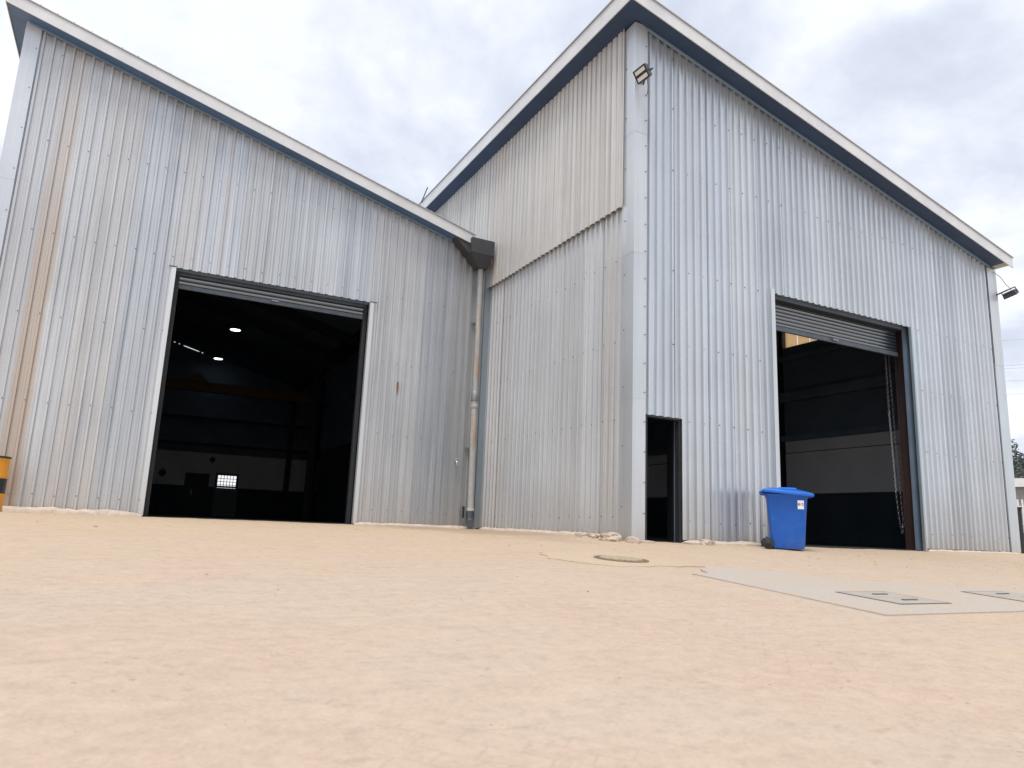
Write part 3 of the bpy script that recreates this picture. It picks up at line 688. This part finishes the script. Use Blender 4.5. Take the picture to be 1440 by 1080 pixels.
for i in range(34):
    x = .1+i*.32+random.uniform(-.03, .03); k.tube([(x, -.41, ZR(x)+.26), (x, -.41, ZR(x)+.288)], .011, 6)
    y = .2+i*.38; k.tube([(-.41, y, zt0+.335), (-.41, y, zt0+.36)], .011, 6)
stuff(k.build('roof_bolts', M['washer'], RSD))
k = MB(); k.tube([(-.44, 10.2, zt0+.30), (-.50, 9.55, zt0+.50)], .016, 6); k.build('roof_stay', M['darksteel'], RSD)
# roller shutter half raised
RS2 = box('roller_shutter', (3.32, .30, 4.72), (7.40, .75, 5.2), M['rail'], RSD)
for i in range(6):
    k = MB(); z = 4.72-.076*i; pr = [(.0, 0), (-.026, -.010), (-.036, -.038), (-.026, -.066), (0, -.0757)]
    for x in (3.34, 7.38): k.v += [(x, .30+a, z+b) for a, b in pr]
    k.f += [(j, j+1, j+6, j+5) for j in range(4)]
    k.build('slat', M['slat'], RS2, smooth=60)
box('bottom_rail', (3.34, .26, 4.172), (7.38, .315, 4.262), M['rail'], RS2, bevel=.006)
box('lock_hasp', (5.25, .225, 4.21), (5.42, .2595, 4.245), M['slat'], RS2, bevel=.004)
box('guide_rail', (3.31, .2, .02), (3.40, .32, 4.7), M['darksteel'], RS2)
k = MB(); k.box((7.46, .19, .01), (7.66, .21, 4.79)); k.box((7.46, .39, .01), (7.66, .41, 4.79)); k.box((7.55, .2101, .01), (7.57, .3899, 4.79)); k.build('door_column', M['redsteel'], RSD)
box('door_header', (3.3, .19, 4.74), (7.5, .29, 5.1), M['darksteel'], RSD)
struct(box('floor', (.05, .03, -.05), (10.6, YD, .012), M['floor']))
# shutter pull chain: two hanging strands that meet in a loop
CH = thing('pull_chain', 'thin pull chain hanging in a loop inside the right doorway', 'chain', (7.7, .7, 4))
k = MB()
def strand(pts, step=.055):
    pts = [Vector(p) for p in pts]; L = 0
    for a, b in zip(pts, pts[1:]):
        n_ = max(1, int((b-a).length/step))
        for i in range(n_):
            c_ = a+(b-a)*(i+.5)/n_; d = (b-a).normalized(); s_ = Vector((1, .3, 0)).normalized() if i % 2 else Vector((-.3, 1, 0)).normalized()
            rg = [c_+d*math.cos(q)*.036+s_*math.sin(q)*.020 for q in [2*math.pi*j/6 for j in range(7)]]
            k.tube(rg, .0068, 4, cap=False)
strand([(7.60, .72, 4.5), (7.61, .72, 3.0), (7.66, .70, 1.2), (7.73, .70, .55), (7.79, .70, .34)])
strand([(7.80, .78, 4.5), (7.82, .76, 3.0), (7.84, .72, 1.2), (7.85, .70, .55), (7.79, .70, .34)])
k.build('chain_links', M['chain'], CH)

# ------------------------------------------------------------------ footings along the walls (crumbly mortar)
def footing(P, U, Nn, u0, u1, hgt, dep, seed, taper=True):
    U = Vector((*U, 0)); Nn = Vector((*Nn, 0)); k = MB(); n_ = max(4, int((u1-u0)/.07)); sec = 5
    for i in range(n_+1):
        u = u0+(u1-u0)*i/n_; e_ = min(1, min(i, n_-i)/3+.25) if taper else 1
        hh = max(.012, hgt*e_*(1+.45*nz(u*2.3, seed)+.25*nz(u*8, seed+2))); dd = dep*e_*(1+.35*nz(u*1.7, seed+5)+.2*nz(u*7, seed+7))
        base = Vector((P[0], P[1], 0))+U*u
        g0 = gz(base.x+Nn.x*.1, base.y+Nn.y*.1)
        for w_, z in ((.0, hh+.015), (.048, hh*.97), (.04+dd*.5, hh*.72), (.04+dd*.85, hh*.45), (.04+dd, -.06)):
            p_ = base+Nn*w_; k.v.append((p_.x, p_.y, g0+z+.006*nz(u*20, w_*30, seed)))
    for i in range(n_):
        for q in range(sec-1): k.f.append((i*sec+q, i*sec+q+1, (i+1)*sec+q+1, (i+1)*sec+q))
    struct(k.build('footing', M['cement'], smooth=50))
footing((0, YL-.03), (1, 0), (0, -1), -10.2, -7.0, .080, .07, 1)
footing((0, YL-.03), (1, 0), (0, -1), -2.97, -.1, .045, .06, 2)
footing((-.03, 0), (0, 1), (-1, 0), .5, YL-.1, .055, .07, 3)
footing((0, -.03), (1, 0), (0, -1), 1.02, 3.25, .050, .13, 4)
footing((0, -.03), (1, 0), (0, -1), 7.48, 10.9, .035, .07, 6)
# threshold at the small doorway
k = MB()
for x0, x1, z0 in ((-.02, .27, .02), (.98, 1.36, .015)):
    k.box((x0, -.24, -.06), (x1, -.03, z0))
for v_ in range(len(k.v)):
    a = k.v[v_]; k.v[v_] = (a[0]+.03*nz(a[0]*9, a[1]*9, 1), a[1]+.03*nz(a[0]*9, a[1]*9, 4), a[2]+.02*nz(a[0]*9, a[1]*9, 7))
struct(k.build('threshold', M['stone'], bevel=.01))

def rock(name, label, c_, s_, seed, rz):
    bm = bmesh.new(); bmesh.ops.create_icosphere(bm, subdivisions=3, radius=1)
    for v in bm.verts:
        n_ = v.co.normalized(); q = .72+.3*noise.noise(n_*1.3+Vector((seed, 0, 0)))+.14*noise.noise(n_*3+Vector((0, seed, 0)))+.05*noise.noise(n_*8)
        co = n_*q
        for a in range(3): co[a] = max(-.62, min(.62, co[a]))
        v.co = Vector((co.x*s_[0], co.y*s_[1], co.z*s_[2]))
    me = bpy.data.meshes.new(name); bm.to_mesh(me); bm.free(); me.materials.append(M['stone'])
    o = bpy.data.objects.new(name, me); C.objects.link(o); o.location = c_; o.rotation_euler = (0, .12, rz)
    tag(o, label, 'rubble', 'lumps of broken concrete at the shed corner'); return o
rock('concrete_lump', 'largest lump of broken concrete at the foot of the right shed corner', (-.30, .12, .03), (.36, .26, .15), 1, .5)
rock('concrete_lump', 'pointed lump of broken concrete nearest the corner trim', (-.12, -.17, .0), (.20, .17, .12), 4, 1.3)
rock('concrete_lump', 'small flat lump of broken concrete beside the side wall', (-.34, .75, .03), (.26, .36, .11), 7, .2)
rock('concrete_lump', 'lump of broken concrete right of the small doorway', (1.42, -.18, .0), (.26, .15, .11), 9, .1)

# ------------------------------------------------------------------ floodlights
def floodlight(label, c_, n_, upv, bracket_to, cable=None):
    c_ = Vector(c_); n_ = Vector(n_).normalized(); x_ = Vector(upv).cross(n_).normalized(); y_ = n_.cross(x_)
    F = thing('floodlight', label, 'floodlight', c_, 0, 'floodlights on the right shed')
    def P_(a, b, d): return tuple(c_+x_*a+y_*b+n_*d)
    def slab(k, a0, a1, b0, b1, d0, d1): k.hexa([P_(a0, b0, d0), P_(a1, b0, d0), P_(a1, b1, d0), P_(a0, b1, d0), P_(a0, b0, d1), P_(a1, b0, d1), P_(a1, b1, d1), P_(a0, b1, d1)])
    W, H = .145, .12
    k = MB(); slab(k, -W, W, -H, H, -.055, .0); k.build('housing', M['lampgrey'], F, bevel=.008)
    k = MB()
    slab(k, -W, W, H-.022, H, .001, .022); slab(k, -W, W, -H, -H+.022, .001, .022); slab(k, -W, -W+.022, -H+.0225, H-.0225, .001, .022); slab(k, W-.022, W, -H+.0225, H-.0225, .001, .022)
    slab(k, -W+.0225, W-.0225, -.022, .022, .001, .020); k.build('rim', M['black'], F)
    for b0, b1 in ((-H+.024, -.024), (.024, H-.024)):
        k = MB(); slab(k, -W+.024, W-.024, b0, b1, .001, .012); k.build('lens', M['lens'], F)
    k = MB()
    for i in range(9): q = -W+.02+i*.031; slab(k, q-.004, q+.004, -H+.02, H-.02, -.10, -.056)
    k.build('heat_sink', M['lampgrey'], F)
    k = MB(); bt_ = Vector(bracket_to)
    for s_ in (-1, 1): k.tube([P_(s_*(W+.012), 0, -.02), P_(s_*(W+.012), 0, -.15)], .012, 6)
    k.tube([P_(-W-.012, 0, -.15), P_(W+.012, 0, -.15)], .014, 6); k.tube([P_(0, 0, -.15), bt_], .018, 8); k.build('bracket', M['lampgrey'], F)
    if cable:
        k = MB(); k.tube(cable, .007, 6); k.build('cable', M['cable'], F, smooth=60)
    return F
floodlight('twin panel floodlight high on the corner trim, facing down to the yard', (-.10, -.30, 8.15), (-.85, -.12, -.52), (-.52, 0, .85), (.12, -.06, 8.16),
    [(.03, -.30, 8.12), (.12, -.2, 8.0), (.20, -.08, 7.98), (.27, -.06, 8.1)])
floodlight('floodlight on an arm at the far right edge of the right shed below the eave', (11.14, -.22, 6.16), (.45, -.15, -.80), (.5, .2, .6), (10.8, -.06, 6.14),
    [(10.72, -.07, 6.72), (10.95, -.12, 6.60), (11.05, -.17, 6.42), (11.12, -.2, 6.36), (11.22, -.2, 6.27)])
# garden tap on the left wall near the downpipe
T = thing('wall_tap', 'small shiny tap on the left shed wall beside the downpipe', 'tap', (-.72, YL-.05, 1.55))
k = MB(); k.tube([(-.72, YL-.03, 1.57), (-.72, YL-.13, 1.57), (-.72, YL-.16, 1.55), (-.72, YL-.165, 1.48)], [.016, .018, .018, .015], 10); k.build('spout', M['brass'], T, smooth=50)
k = MB(); k.tube([(-.72, YL-.10, 1.585), (-.72, YL-.10, 1.62)], .01, 8); k.tube([(-.765, YL-.10, 1.625), (-.675, YL-.10, 1.625)], .011, 8); k.build('tap_handle', M['brass'], T, smooth=50)
k = MB(); k.tube([(-.72, YL-.05, 1.57), (-.72, YL-.058, 1.57)], .035, 12); k.build('flange', M['brass'], T)
# rust mark plate screws come with the sheets; rust run under a missing screw
m = mat('rust', (.30, .12, .05), .9)
k = MB(); zz0 = 3.24
k.add([(-2.225, YL-.0405, zz0), (-2.195, YL-.0405, zz0), (-2.19, YL-.0405, zz0-.12), (-2.205, YL-.0405, zz0-.30), (-2.215, YL-.0405, zz0-.18)], [(0, 1, 2, 3, 4)]); k.add([(v[0], YL-.030, v[2]) for v in k.v[:5]], [(4, 3, 2, 1, 0)])
k.build('rust_stain', m, LS)

# ------------------------------------------------------------------ wheelie bins
def rrect(hx, hy, r, n=4):
    o = []
    for cx_, cy_, a0 in ((hx-r, hy-r, 0), (-hx+r, hy-r, 90), (-hx+r, -hy+r, 180), (hx-r, -hy+r, 270)):
        for i in range(n+1):
            a = R(a0+90*i/n); o.append((cx_+r*math.cos(a), cy_+r*math.sin(a)))
    return o
def loft(k, secs, cap0=True, cap1=True):
    b = len(k.v); n_ = len(secs[0])
    for s_ in secs: k.v += s_
    for i in range(len(secs)-1):
        for q in range(n_): k.f.append((b+i*n_+q, b+i*n_+(q+1) % n_, b+(i+1)*n_+(q+1) % n_, b+(i+1)*n_+q))
    if cap0: k.f.append(tuple(b+q for q in reversed(range(n_))))
    if cap1: k.f.append(tuple(b+(len(secs)-1)*n_+q for q in range(n_)))
def wheelie_bin(label, loc, rz, sticker):
    # local frame: +x front (lid nose), -x handle and wheels, -y side with sticker
    B = thing('wheelie_bin', label, 'wheelie bin', loc, rz, 'blue wheelie bins')
    def bd(k, name, m, par=B, **kw):
        # local coordinates: cancel the parent offset used by build()
        off = parent_world(par); k.v = [tuple(Vector(v)+off) for v in k.v]; return k.build(name, m, par, **kw)
    k = MB(); secs = []
    for z, x0, x1, hy, r in ((.02, -.25, .275, .225, .03), (.05, -.27, .29, .235, .045), (.16, -.275, .300, .245, .05), (.55, -.305, .325, .275, .05), (.92, -.33, .355, .300, .05), (.945, -.345, .372, .318, .045), (.985, -.35, .378, .322, .045)):
        cx_ = (x0+x1)/2; secs.append([(cx_+a, b, z) for a, b in rrect((x1-x0)/2, hy, r)])
    loft(k, secs); body = bd(k, 'body', M['blue'], smooth=35)
    # rear step for the axle
    k = MB(); loft(k, [[(-.30+a, b, z) for a, b in rrect(.06, .19, .02)] for z in (.06, .22)]); bd(k, 'axle_housing', M['blue'], smooth=35)
    # lid: shallow dome sloping to the nose, with rim and raised centre
    k = MB(); secs = []
    for dz, x0, x1, hy, r in ((-.035, -.40, .462, .345, .05), (.0, -.41, .470, .350, .05), (.022, -.40, .455, .340, .06), (.045, -.34, .38, .29, .08), (.055, -.30, .31, .25, .08)):
        cx_ = (x0+x1)/2
        secs.append([(cx_+a, b, 1.045+dz-.050*sm(.0, .47, cx_+a)-.02*(cx_+a)) for a, b in rrect((x1-x0)/2, hy, r)])
    loft(k, secs); lid = bd(k, 'lid', M['bluelid'], smooth=35)
    k = MB(); loft(k, [[(.03+a, b, 1.097+d-.02*(a)) for a, b in rrect(.17-d, .16-d, .04)] for d in (-.01, .012, .02)]); bd(k, 'lid_panel', M['bluelid'], smooth=35)
    for s_ in (-1, 1):
        k = MB(); k.tube([(-.335, s_*.16, .99), (-.42, s_*.16, 1.0), (-.435, s_*.16, 1.03)], .022, 8); bd(k, 'hinge', M['bluelid'], smooth=40)
    k = MB(); k.tube([(-.435, -.25, 1.03), (-.435, .25, 1.03)], .017, 10); bd(k, 'handle', M['bluelid'], smooth=40)
    for s_ in (-1, 1):
        y0, y1 = sorted((s_*.255, s_*.315))
        def ring(r_, y): return [(-.335+r_*math.cos(q), y, .10+r_*math.sin(q)) for q in [2*math.pi*i/28 for i in range(28)]]
        k = MB(); loft(k, [ring(.085, y0), ring(.098, y0+.008), ring(.1, y0+.02), ring(.1, y1-.02), ring(.098, y1-.008), ring(.085, y1), ring(.068, y1-.004)]); wh = bd(k, 'wheel', M['rubber'], smooth=40)
        k = MB(); yo = (y1 if s_ > 0 else y0); loft(k, [ring(.066, yo+s_*.003), ring(.06, yo+s_*.006), ring(.03, yo+s_*.006), ring(.02, yo+s_*.014)])
        bd(k, 'hub', M['black'], wh, smooth=40)
    k = MB(); k.tube([(-.335, -.30, .10), (-.335, .30, .10)], .012, 8); bd(k, 'axle', M['black'])
    if sticker:
        # side face leans outward: y = -(.245 + (z-.16)*...)
        ys2 = lambda z: -(.275+(z-.55)*(.025/.37))-.003
        x0, x1, z0, z1 = .185, .290, .725, .880
        k = MB(); k.add([(x0, ys2(z0)+.001, z0), (x1, ys2(z0)+.001, z0), (x1, ys2(z1)+.001, z1), (x0, ys2(z1)+.001, z1), (x0, ys2(z0)-.002, z0), (x1, ys2(z0)-.002, z0), (x1, ys2(z1)-.002, z1), (x0, ys2(z1)-.002, z1)], [(4, 5, 6, 7), (0, 1, 5, 4), (1, 2, 6, 5), (2, 3, 7, 6), (3, 0, 4, 7)])
        st = bd(k, 'sticker', M['white'])
        cu = bpy.data.curves.new('lettering', 'FONT'); cu.body = 'B12'; cu.size = .062; cu.align_x = 'CENTER'; cu.align_y = 'CENTER'; cu.extrude = .0005; cu.offset = .0012
        to = bpy.data.objects.new('lettering_source', cu); C.objects.link(to); bpy.context.view_layer.update()
        me = bpy.data.meshes.new_from_object(to.evaluated_get(bpy.context.evaluated_depsgraph_get())); bpy.data.objects.remove(to)
        me.name = 'lettering'; me.materials.clear(); me.materials.append(M['ink'])
        zc = (z0+z1)/2+.006; me.transform(Matrix.Translation(((x0+x1)/2, ys2(zc)-.0032, zc)) @ Matrix.Rotation(R(90)+math.atan(.025/.37), 4, 'X'))
        lo = bpy.data.objects.new('lettering', me); C.objects.link(lo); lo.parent = st
    B.scale = (.93, .93, .93)
    return B
BX, BY = 2.74, -.66
wheelie_bin('blue wheelie bin with white B12 sticker beside the right shed doorway', (BX, BY, gz(BX, BY)), R(-44), True)
wheelie_bin('blue wheelie bin far off by the white building beyond the right shed', (28.29, 8.77, gz(28.29, 8.77)), R(-40), False)

# ------------------------------------------------------------------ striped drum at the left edge
dcx, dcy = -9.34, 4.8; dz = gz(dcx, dcy)
DR = thing('steel_drum', 'orange drum with a black middle band at the left edge by the wall', 'drum', (dcx, dcy, dz))
def cyl(k, z0, z1, r_): k.lathe([(r_-.006, z0), (r_, z0+.006), (r_, z1-.006), (r_-.006, z1)], 40, (dcx, dcy, dz))
k = MB(); k.lathe([(.275, 0), (.292, .006), (.292, .02), (.282, .03), (.285, .24), (.293, .255), (.293, .275), (.286, .288)], 40, (dcx, dcy, dz)); k.build('drum_body', M['drum'], DR, smooth=40)
k = MB(); k.lathe([(.2855, .289), (.2865, .29), (.2865, .53), (.2855, .531)], 40, (dcx, dcy, dz)); k.build('black_band', M['drumblack'], DR, smooth=40)
k = MB(); k.lathe([(.286, .532), (.293, .545), (.293, .565), (.285, .58), (.285, .85), (.282, .862), (.27, .863), (.27, .855)], 40, (dcx, dcy, dz)); k.build('drum_top', M['drum'], DR, smooth=40)
k = MB(); k.lathe([(.286, .855), (.296, .862), (.296, .884), (.286, .89), (.272, .888), (.270, .872)], 40, (dcx, dcy, dz)); k.build('rim', M['drumblack'], DR, smooth=40)

# ------------------------------------------------------------------ manhole and chamber covers
mx_, my_ = -2.19, -2.72; sl_ = .06
MH = thing('manhole_cover', 'round sandy iron manhole cover in the pale concrete patch', 'manhole cover', (mx_, my_, gz(mx_, my_)+.014))
def tilt(k):
    k.v = [(x, y, z+(gz(mx_, y)-gz(mx_, my_))) for x, y, z in k.v]; return k
k = MB(); k.lathe([(.312, -.03), (.312, .004), (.276, .004), (.272, -.012)], 40, (mx_, my_, gz(mx_, my_)+.014)); tilt(k).build('frame', M['iron'], MH)
k = MB(); k.lathe([(.266, -.03), (.266, .002), (.262, .005)], 40, (mx_, my_, gz(mx_, my_)+.014)); lidm = tilt(k).build('lid', rough_mat('lid_iron', (.22, .165, .11), (.16, .12, .08), 12, .9, .05, .4), MH)
k = MB()
for i in range(-4, 5):
    for j in range(-4, 5):
        x = i*.056; y = j*.056+(.028 if i % 2 else 0)
        if math.hypot(x, y) < .232:
            zc = gz(mx_, my_)+.014; k.box((mx_+x-.018, my_+y-.018, zc+.003), (mx_+x+.018, my_+y+.018, zc+.013))
tilt(k).build('tread_studs', rough_mat('stud_iron', (.58, .49, .36), (.50, .40, .28), 12, .9, 0, .3), lidm)
def square_cover(label, x0, x1, y0, y1):
    xc, yc = (x0+x1)/2, (y0+y1)/2; zc = gz(xc, yc)+.0105
    o = thing('chamber_cover', label, 'access cover', (xc, yc, zc), 0, 'square covers in the grey slab')
    def tl_(k): k.v = [(x, y, z+.06*(y-yc)) for x, y, z in k.v]; return k
    k = MB(); e_ = .022
    k.box((x0, y0, zc-.03), (x1, y0+e_, zc+.004)); k.box((x0, y1-e_, zc-.03), (x1, y1, zc+.004)); k.box((x0, y0+e_+.0005, zc-.03), (x0+e_, y1-e_-.0005, zc+.004)); k.box((x1-e_, y0+e_+.0005, zc-.03), (x1, y1-e_-.0005, zc+.004))
    tl_(k).build('frame', M['coveredge'], o)
    ym = yc
    for a, b in ((y0+e_+.003, ym-.004), (ym+.004, y1-e_-.003)):
        k = MB(); k.box((x0+e_+.003, a, zc-.03), (x1-e_-.003, b, zc+.005)); pl = tl_(k).build('plate', M['coverfill'], o)
        k = MB(); xm = xc+(.04 if a > ym else .02); yy = (a+b)/2; k.box((xm-.095, yy-.014, zc+.0055), (xm+.095, yy+.014, zc+.013)); tl_(k).build('lift_slot', M['coveredge'], pl, bevel=.003)
    return o
square_cover('square two-plate access cover in the grey slab, nearer the bin', -1.57, -.90, -5.70, -5.07)
square_cover('square access cover in the grey slab at the right edge of the picture', .22, .92, -5.78, -5.10)

# ------------------------------------------------------------------ loose grit and pebbles on the yard
k = MB()
for i in range(420):
    if i < 210: x = random.uniform(-9.8, -.1); y = random.uniform(-.4, 5.6)
    elif i < 400: x = random.uniform(-3, 8); y = random.uniform(-3.4, -.15)
    else:
        d = 4.5+random.random()*7; a = R(random.uniform(-14, 68)); x = CAM.x+d*math.sin(a); y = CAM.y+d*math.cos(a)
    if (x > -.15 and y > -.1) or y > 5.7: continue
    if -2.3 < x < 3.6 and -6.1 < y < -3.3 and random.random() < .85: continue
    s_ = random.choice((.004, .005, .006, .009, .012))*random.uniform(.7, 1.3); z = ground_h(x, y)
    q = random.uniform(0, 6.28); L_ = random.uniform(1, 2.0); c_, n_ = math.cos(q), math.sin(q)
    P_ = [(c_*s_*L_, n_*s_*L_, .2*s_), (-n_*s_, c_*s_, .1*s_), (-c_*s_*L_, -n_*s_*L_, .3*s_), (n_*s_, -c_*s_, .15*s_), (0, 0, s_*.9), (0, 0, -s_)]
    k.add([(x+a, y+b, z+e_) for a, b, e_ in P_], [(0, 1, 4), (1, 2, 4), (2, 3, 4), (3, 0, 4), (1, 0, 5), (2, 1, 5), (3, 2, 5), (0, 3, 5)])
stuff(k.build('grit', rough_mat('grit', (.30, .22, .16), (.55, .44, .34), 2.2, .95, 0, 0, .2)))

# ------------------------------------------------------------------ beyond the right shed
vd = Vector((math.sin(R(62.1)), math.cos(R(62.1)), 0)); sd_ = Vector((vd.y, -vd.x, 0))
def at(Rr, s_=0, z=0): p_ = Vector((CAM.x, CAM.y, 0))+vd*Rr+sd_*s_; return Vector((p_.x, p_.y, z))
def obox(k, Rr0, Rr1, s0, s1, z0, z1):
    k.hexa([at(Rr0, s0, z0), at(Rr0, s1, z0), at(Rr1, s1, z0), at(Rr1, s0, z0), at(Rr0, s0, z1), at(Rr0, s1, z1), at(Rr1, s1, z1), at(Rr1, s0, z1)])
gl = -.2
WB = thing('white_building', 'low white building far behind the right edge of the right shed', 'building', at(46, 0, gl))
k = MB(); obox(k, 46, 54, -7, 10, gl, 3.15); k.build('wall', M['greywall'], WB)
k = MB(); obox(k, 45.6, 54.4, -7.3, 10.3, 3.18, 3.62); k.build('roof', M['whitewall'], WB)
for s0 in (-.9, .6, 2.1):
    k = MB(); obox(k, 45.93, 45.99, s0, s0+.9, 1.0, 2.0); wn = k.build('window', M['lampgrey'], WB)
FN = thing('palisade_fence', 'white palisade fence in front of the low white building', 'fence', at(42, 0, gl))
pal = None
for i in range(26):
    s_ = -1.6+i*.18
    if pal is None:
        k = MB(); obox(k, 41.98, 42.02, s_-.035, s_+.035, gl, 2.35); pal = k.build('pale', M['whitewall'], FN); s0_ = s_
    else:
        q = pal.copy(); C.objects.link(q); q.parent = FN; q.location = pal.location + sd_*(s_-s0_)
for z in (.3, 1.2, 2.0):
    k = MB(); obox(k, 42.03, 42.07, -1.7, 3.1, z, z+.06); k.build('rail', M['whitewall'], FN)
PO = thing('dark_post', 'dark post beside the far fence at the edge of the right shed', 'post', at(38, .03, gl))
k = MB(); k.tube([at(38, .03, gl), at(38, .03, 1.75)], .09, 10); k.build('shaft', M['darksteel'], PO)
k = MB(); k.tube([at(38, .03, 1.75), at(38, .03, 1.82)], .13, 10); k.build('cap', M['darksteel'], PO)
# tree
TR = thing('tree', 'haze-greyed dark green tree behind the white building at the right edge', 'tree', at(72, 1.5, gl))
k = MB(); b0 = at(72, 1.5, gl); tips = []
k.tube([b0, b0+Vector((.1, 0, 2.2)), b0+Vector((.3, .1, 4.2))], [.34, .27, .2], 9)
rnd = random.Random(5)
for i in range(13):
    a = rnd.uniform(0, 6.28); st = b0+Vector((.2, .05, rnd.uniform(2.4, 4.2))); ln = rnd.uniform(1.8, 3.4)
    en = st+Vector((math.cos(a)*ln, math.sin(a)*ln, rnd.uniform(1.2, 4.6))); mid_ = (st+en)/2+Vector((0, 0, .4)); k.tube([st, mid_, en], [.13, .08, .04], 6); tips += [en, mid_+Vector((0, 0, .5))]
k.build('trunk', M['bark'], TR, smooth=60)
k = MB()
for tp in tips:
    rr_ = rnd.uniform(.8, 1.5)
    for j in range(420):
        d = Vector((rnd.gauss(0, 1), rnd.gauss(0, 1), rnd.gauss(0, .75))).normalized()*rr_*rnd.random()**.4
        p_ = tp+d; a = Vector((rnd.gauss(0, 1), rnd.gauss(0, 1), rnd.gauss(0, 1))).normalized(); b_ = a.cross(Vector((rnd.gauss(0, 1), rnd.gauss(0, 1), .3))).normalized(); s_ = rnd.uniform(.06, .13)
        n_ = len(k.v); k.v += [tuple(p_-a*s_*1.5), tuple(p_+b_*s_*.6), tuple(p_+a*s_*1.5), tuple(p_-b_*s_*.6)]; k.f.append((n_, n_+1, n_+2, n_+3))
stuff(k.build('crown', M['hazed_leaf'], TR))
# overhead wires
for (z0, off), lb in zip(((14.35, 0), (12.55, 0), (12.40, .3), (11.45, 0), (10.55, .2)), ('topmost of the thin overhead wires at the right edge of the sky', 'upper wire of the close pair in the sky at the right edge', 'lower wire of the close pair in the sky at the right edge', 'overhead wire next to lowest in the sky at the right edge', 'lowest of the thin overhead wires at the right edge of the sky')):
    k = MB(); pts = []
    for i in range(25):
        s_ = -24+2*i; pts.append(at(60+off, s_, z0-.045*s_+.0012*s_*s_))
    k.tube(pts, .011, 5); o = k.build('overhead_wire', M['wire']); tag(o, lb, 'wire', 'overhead wires beyond the right shed')
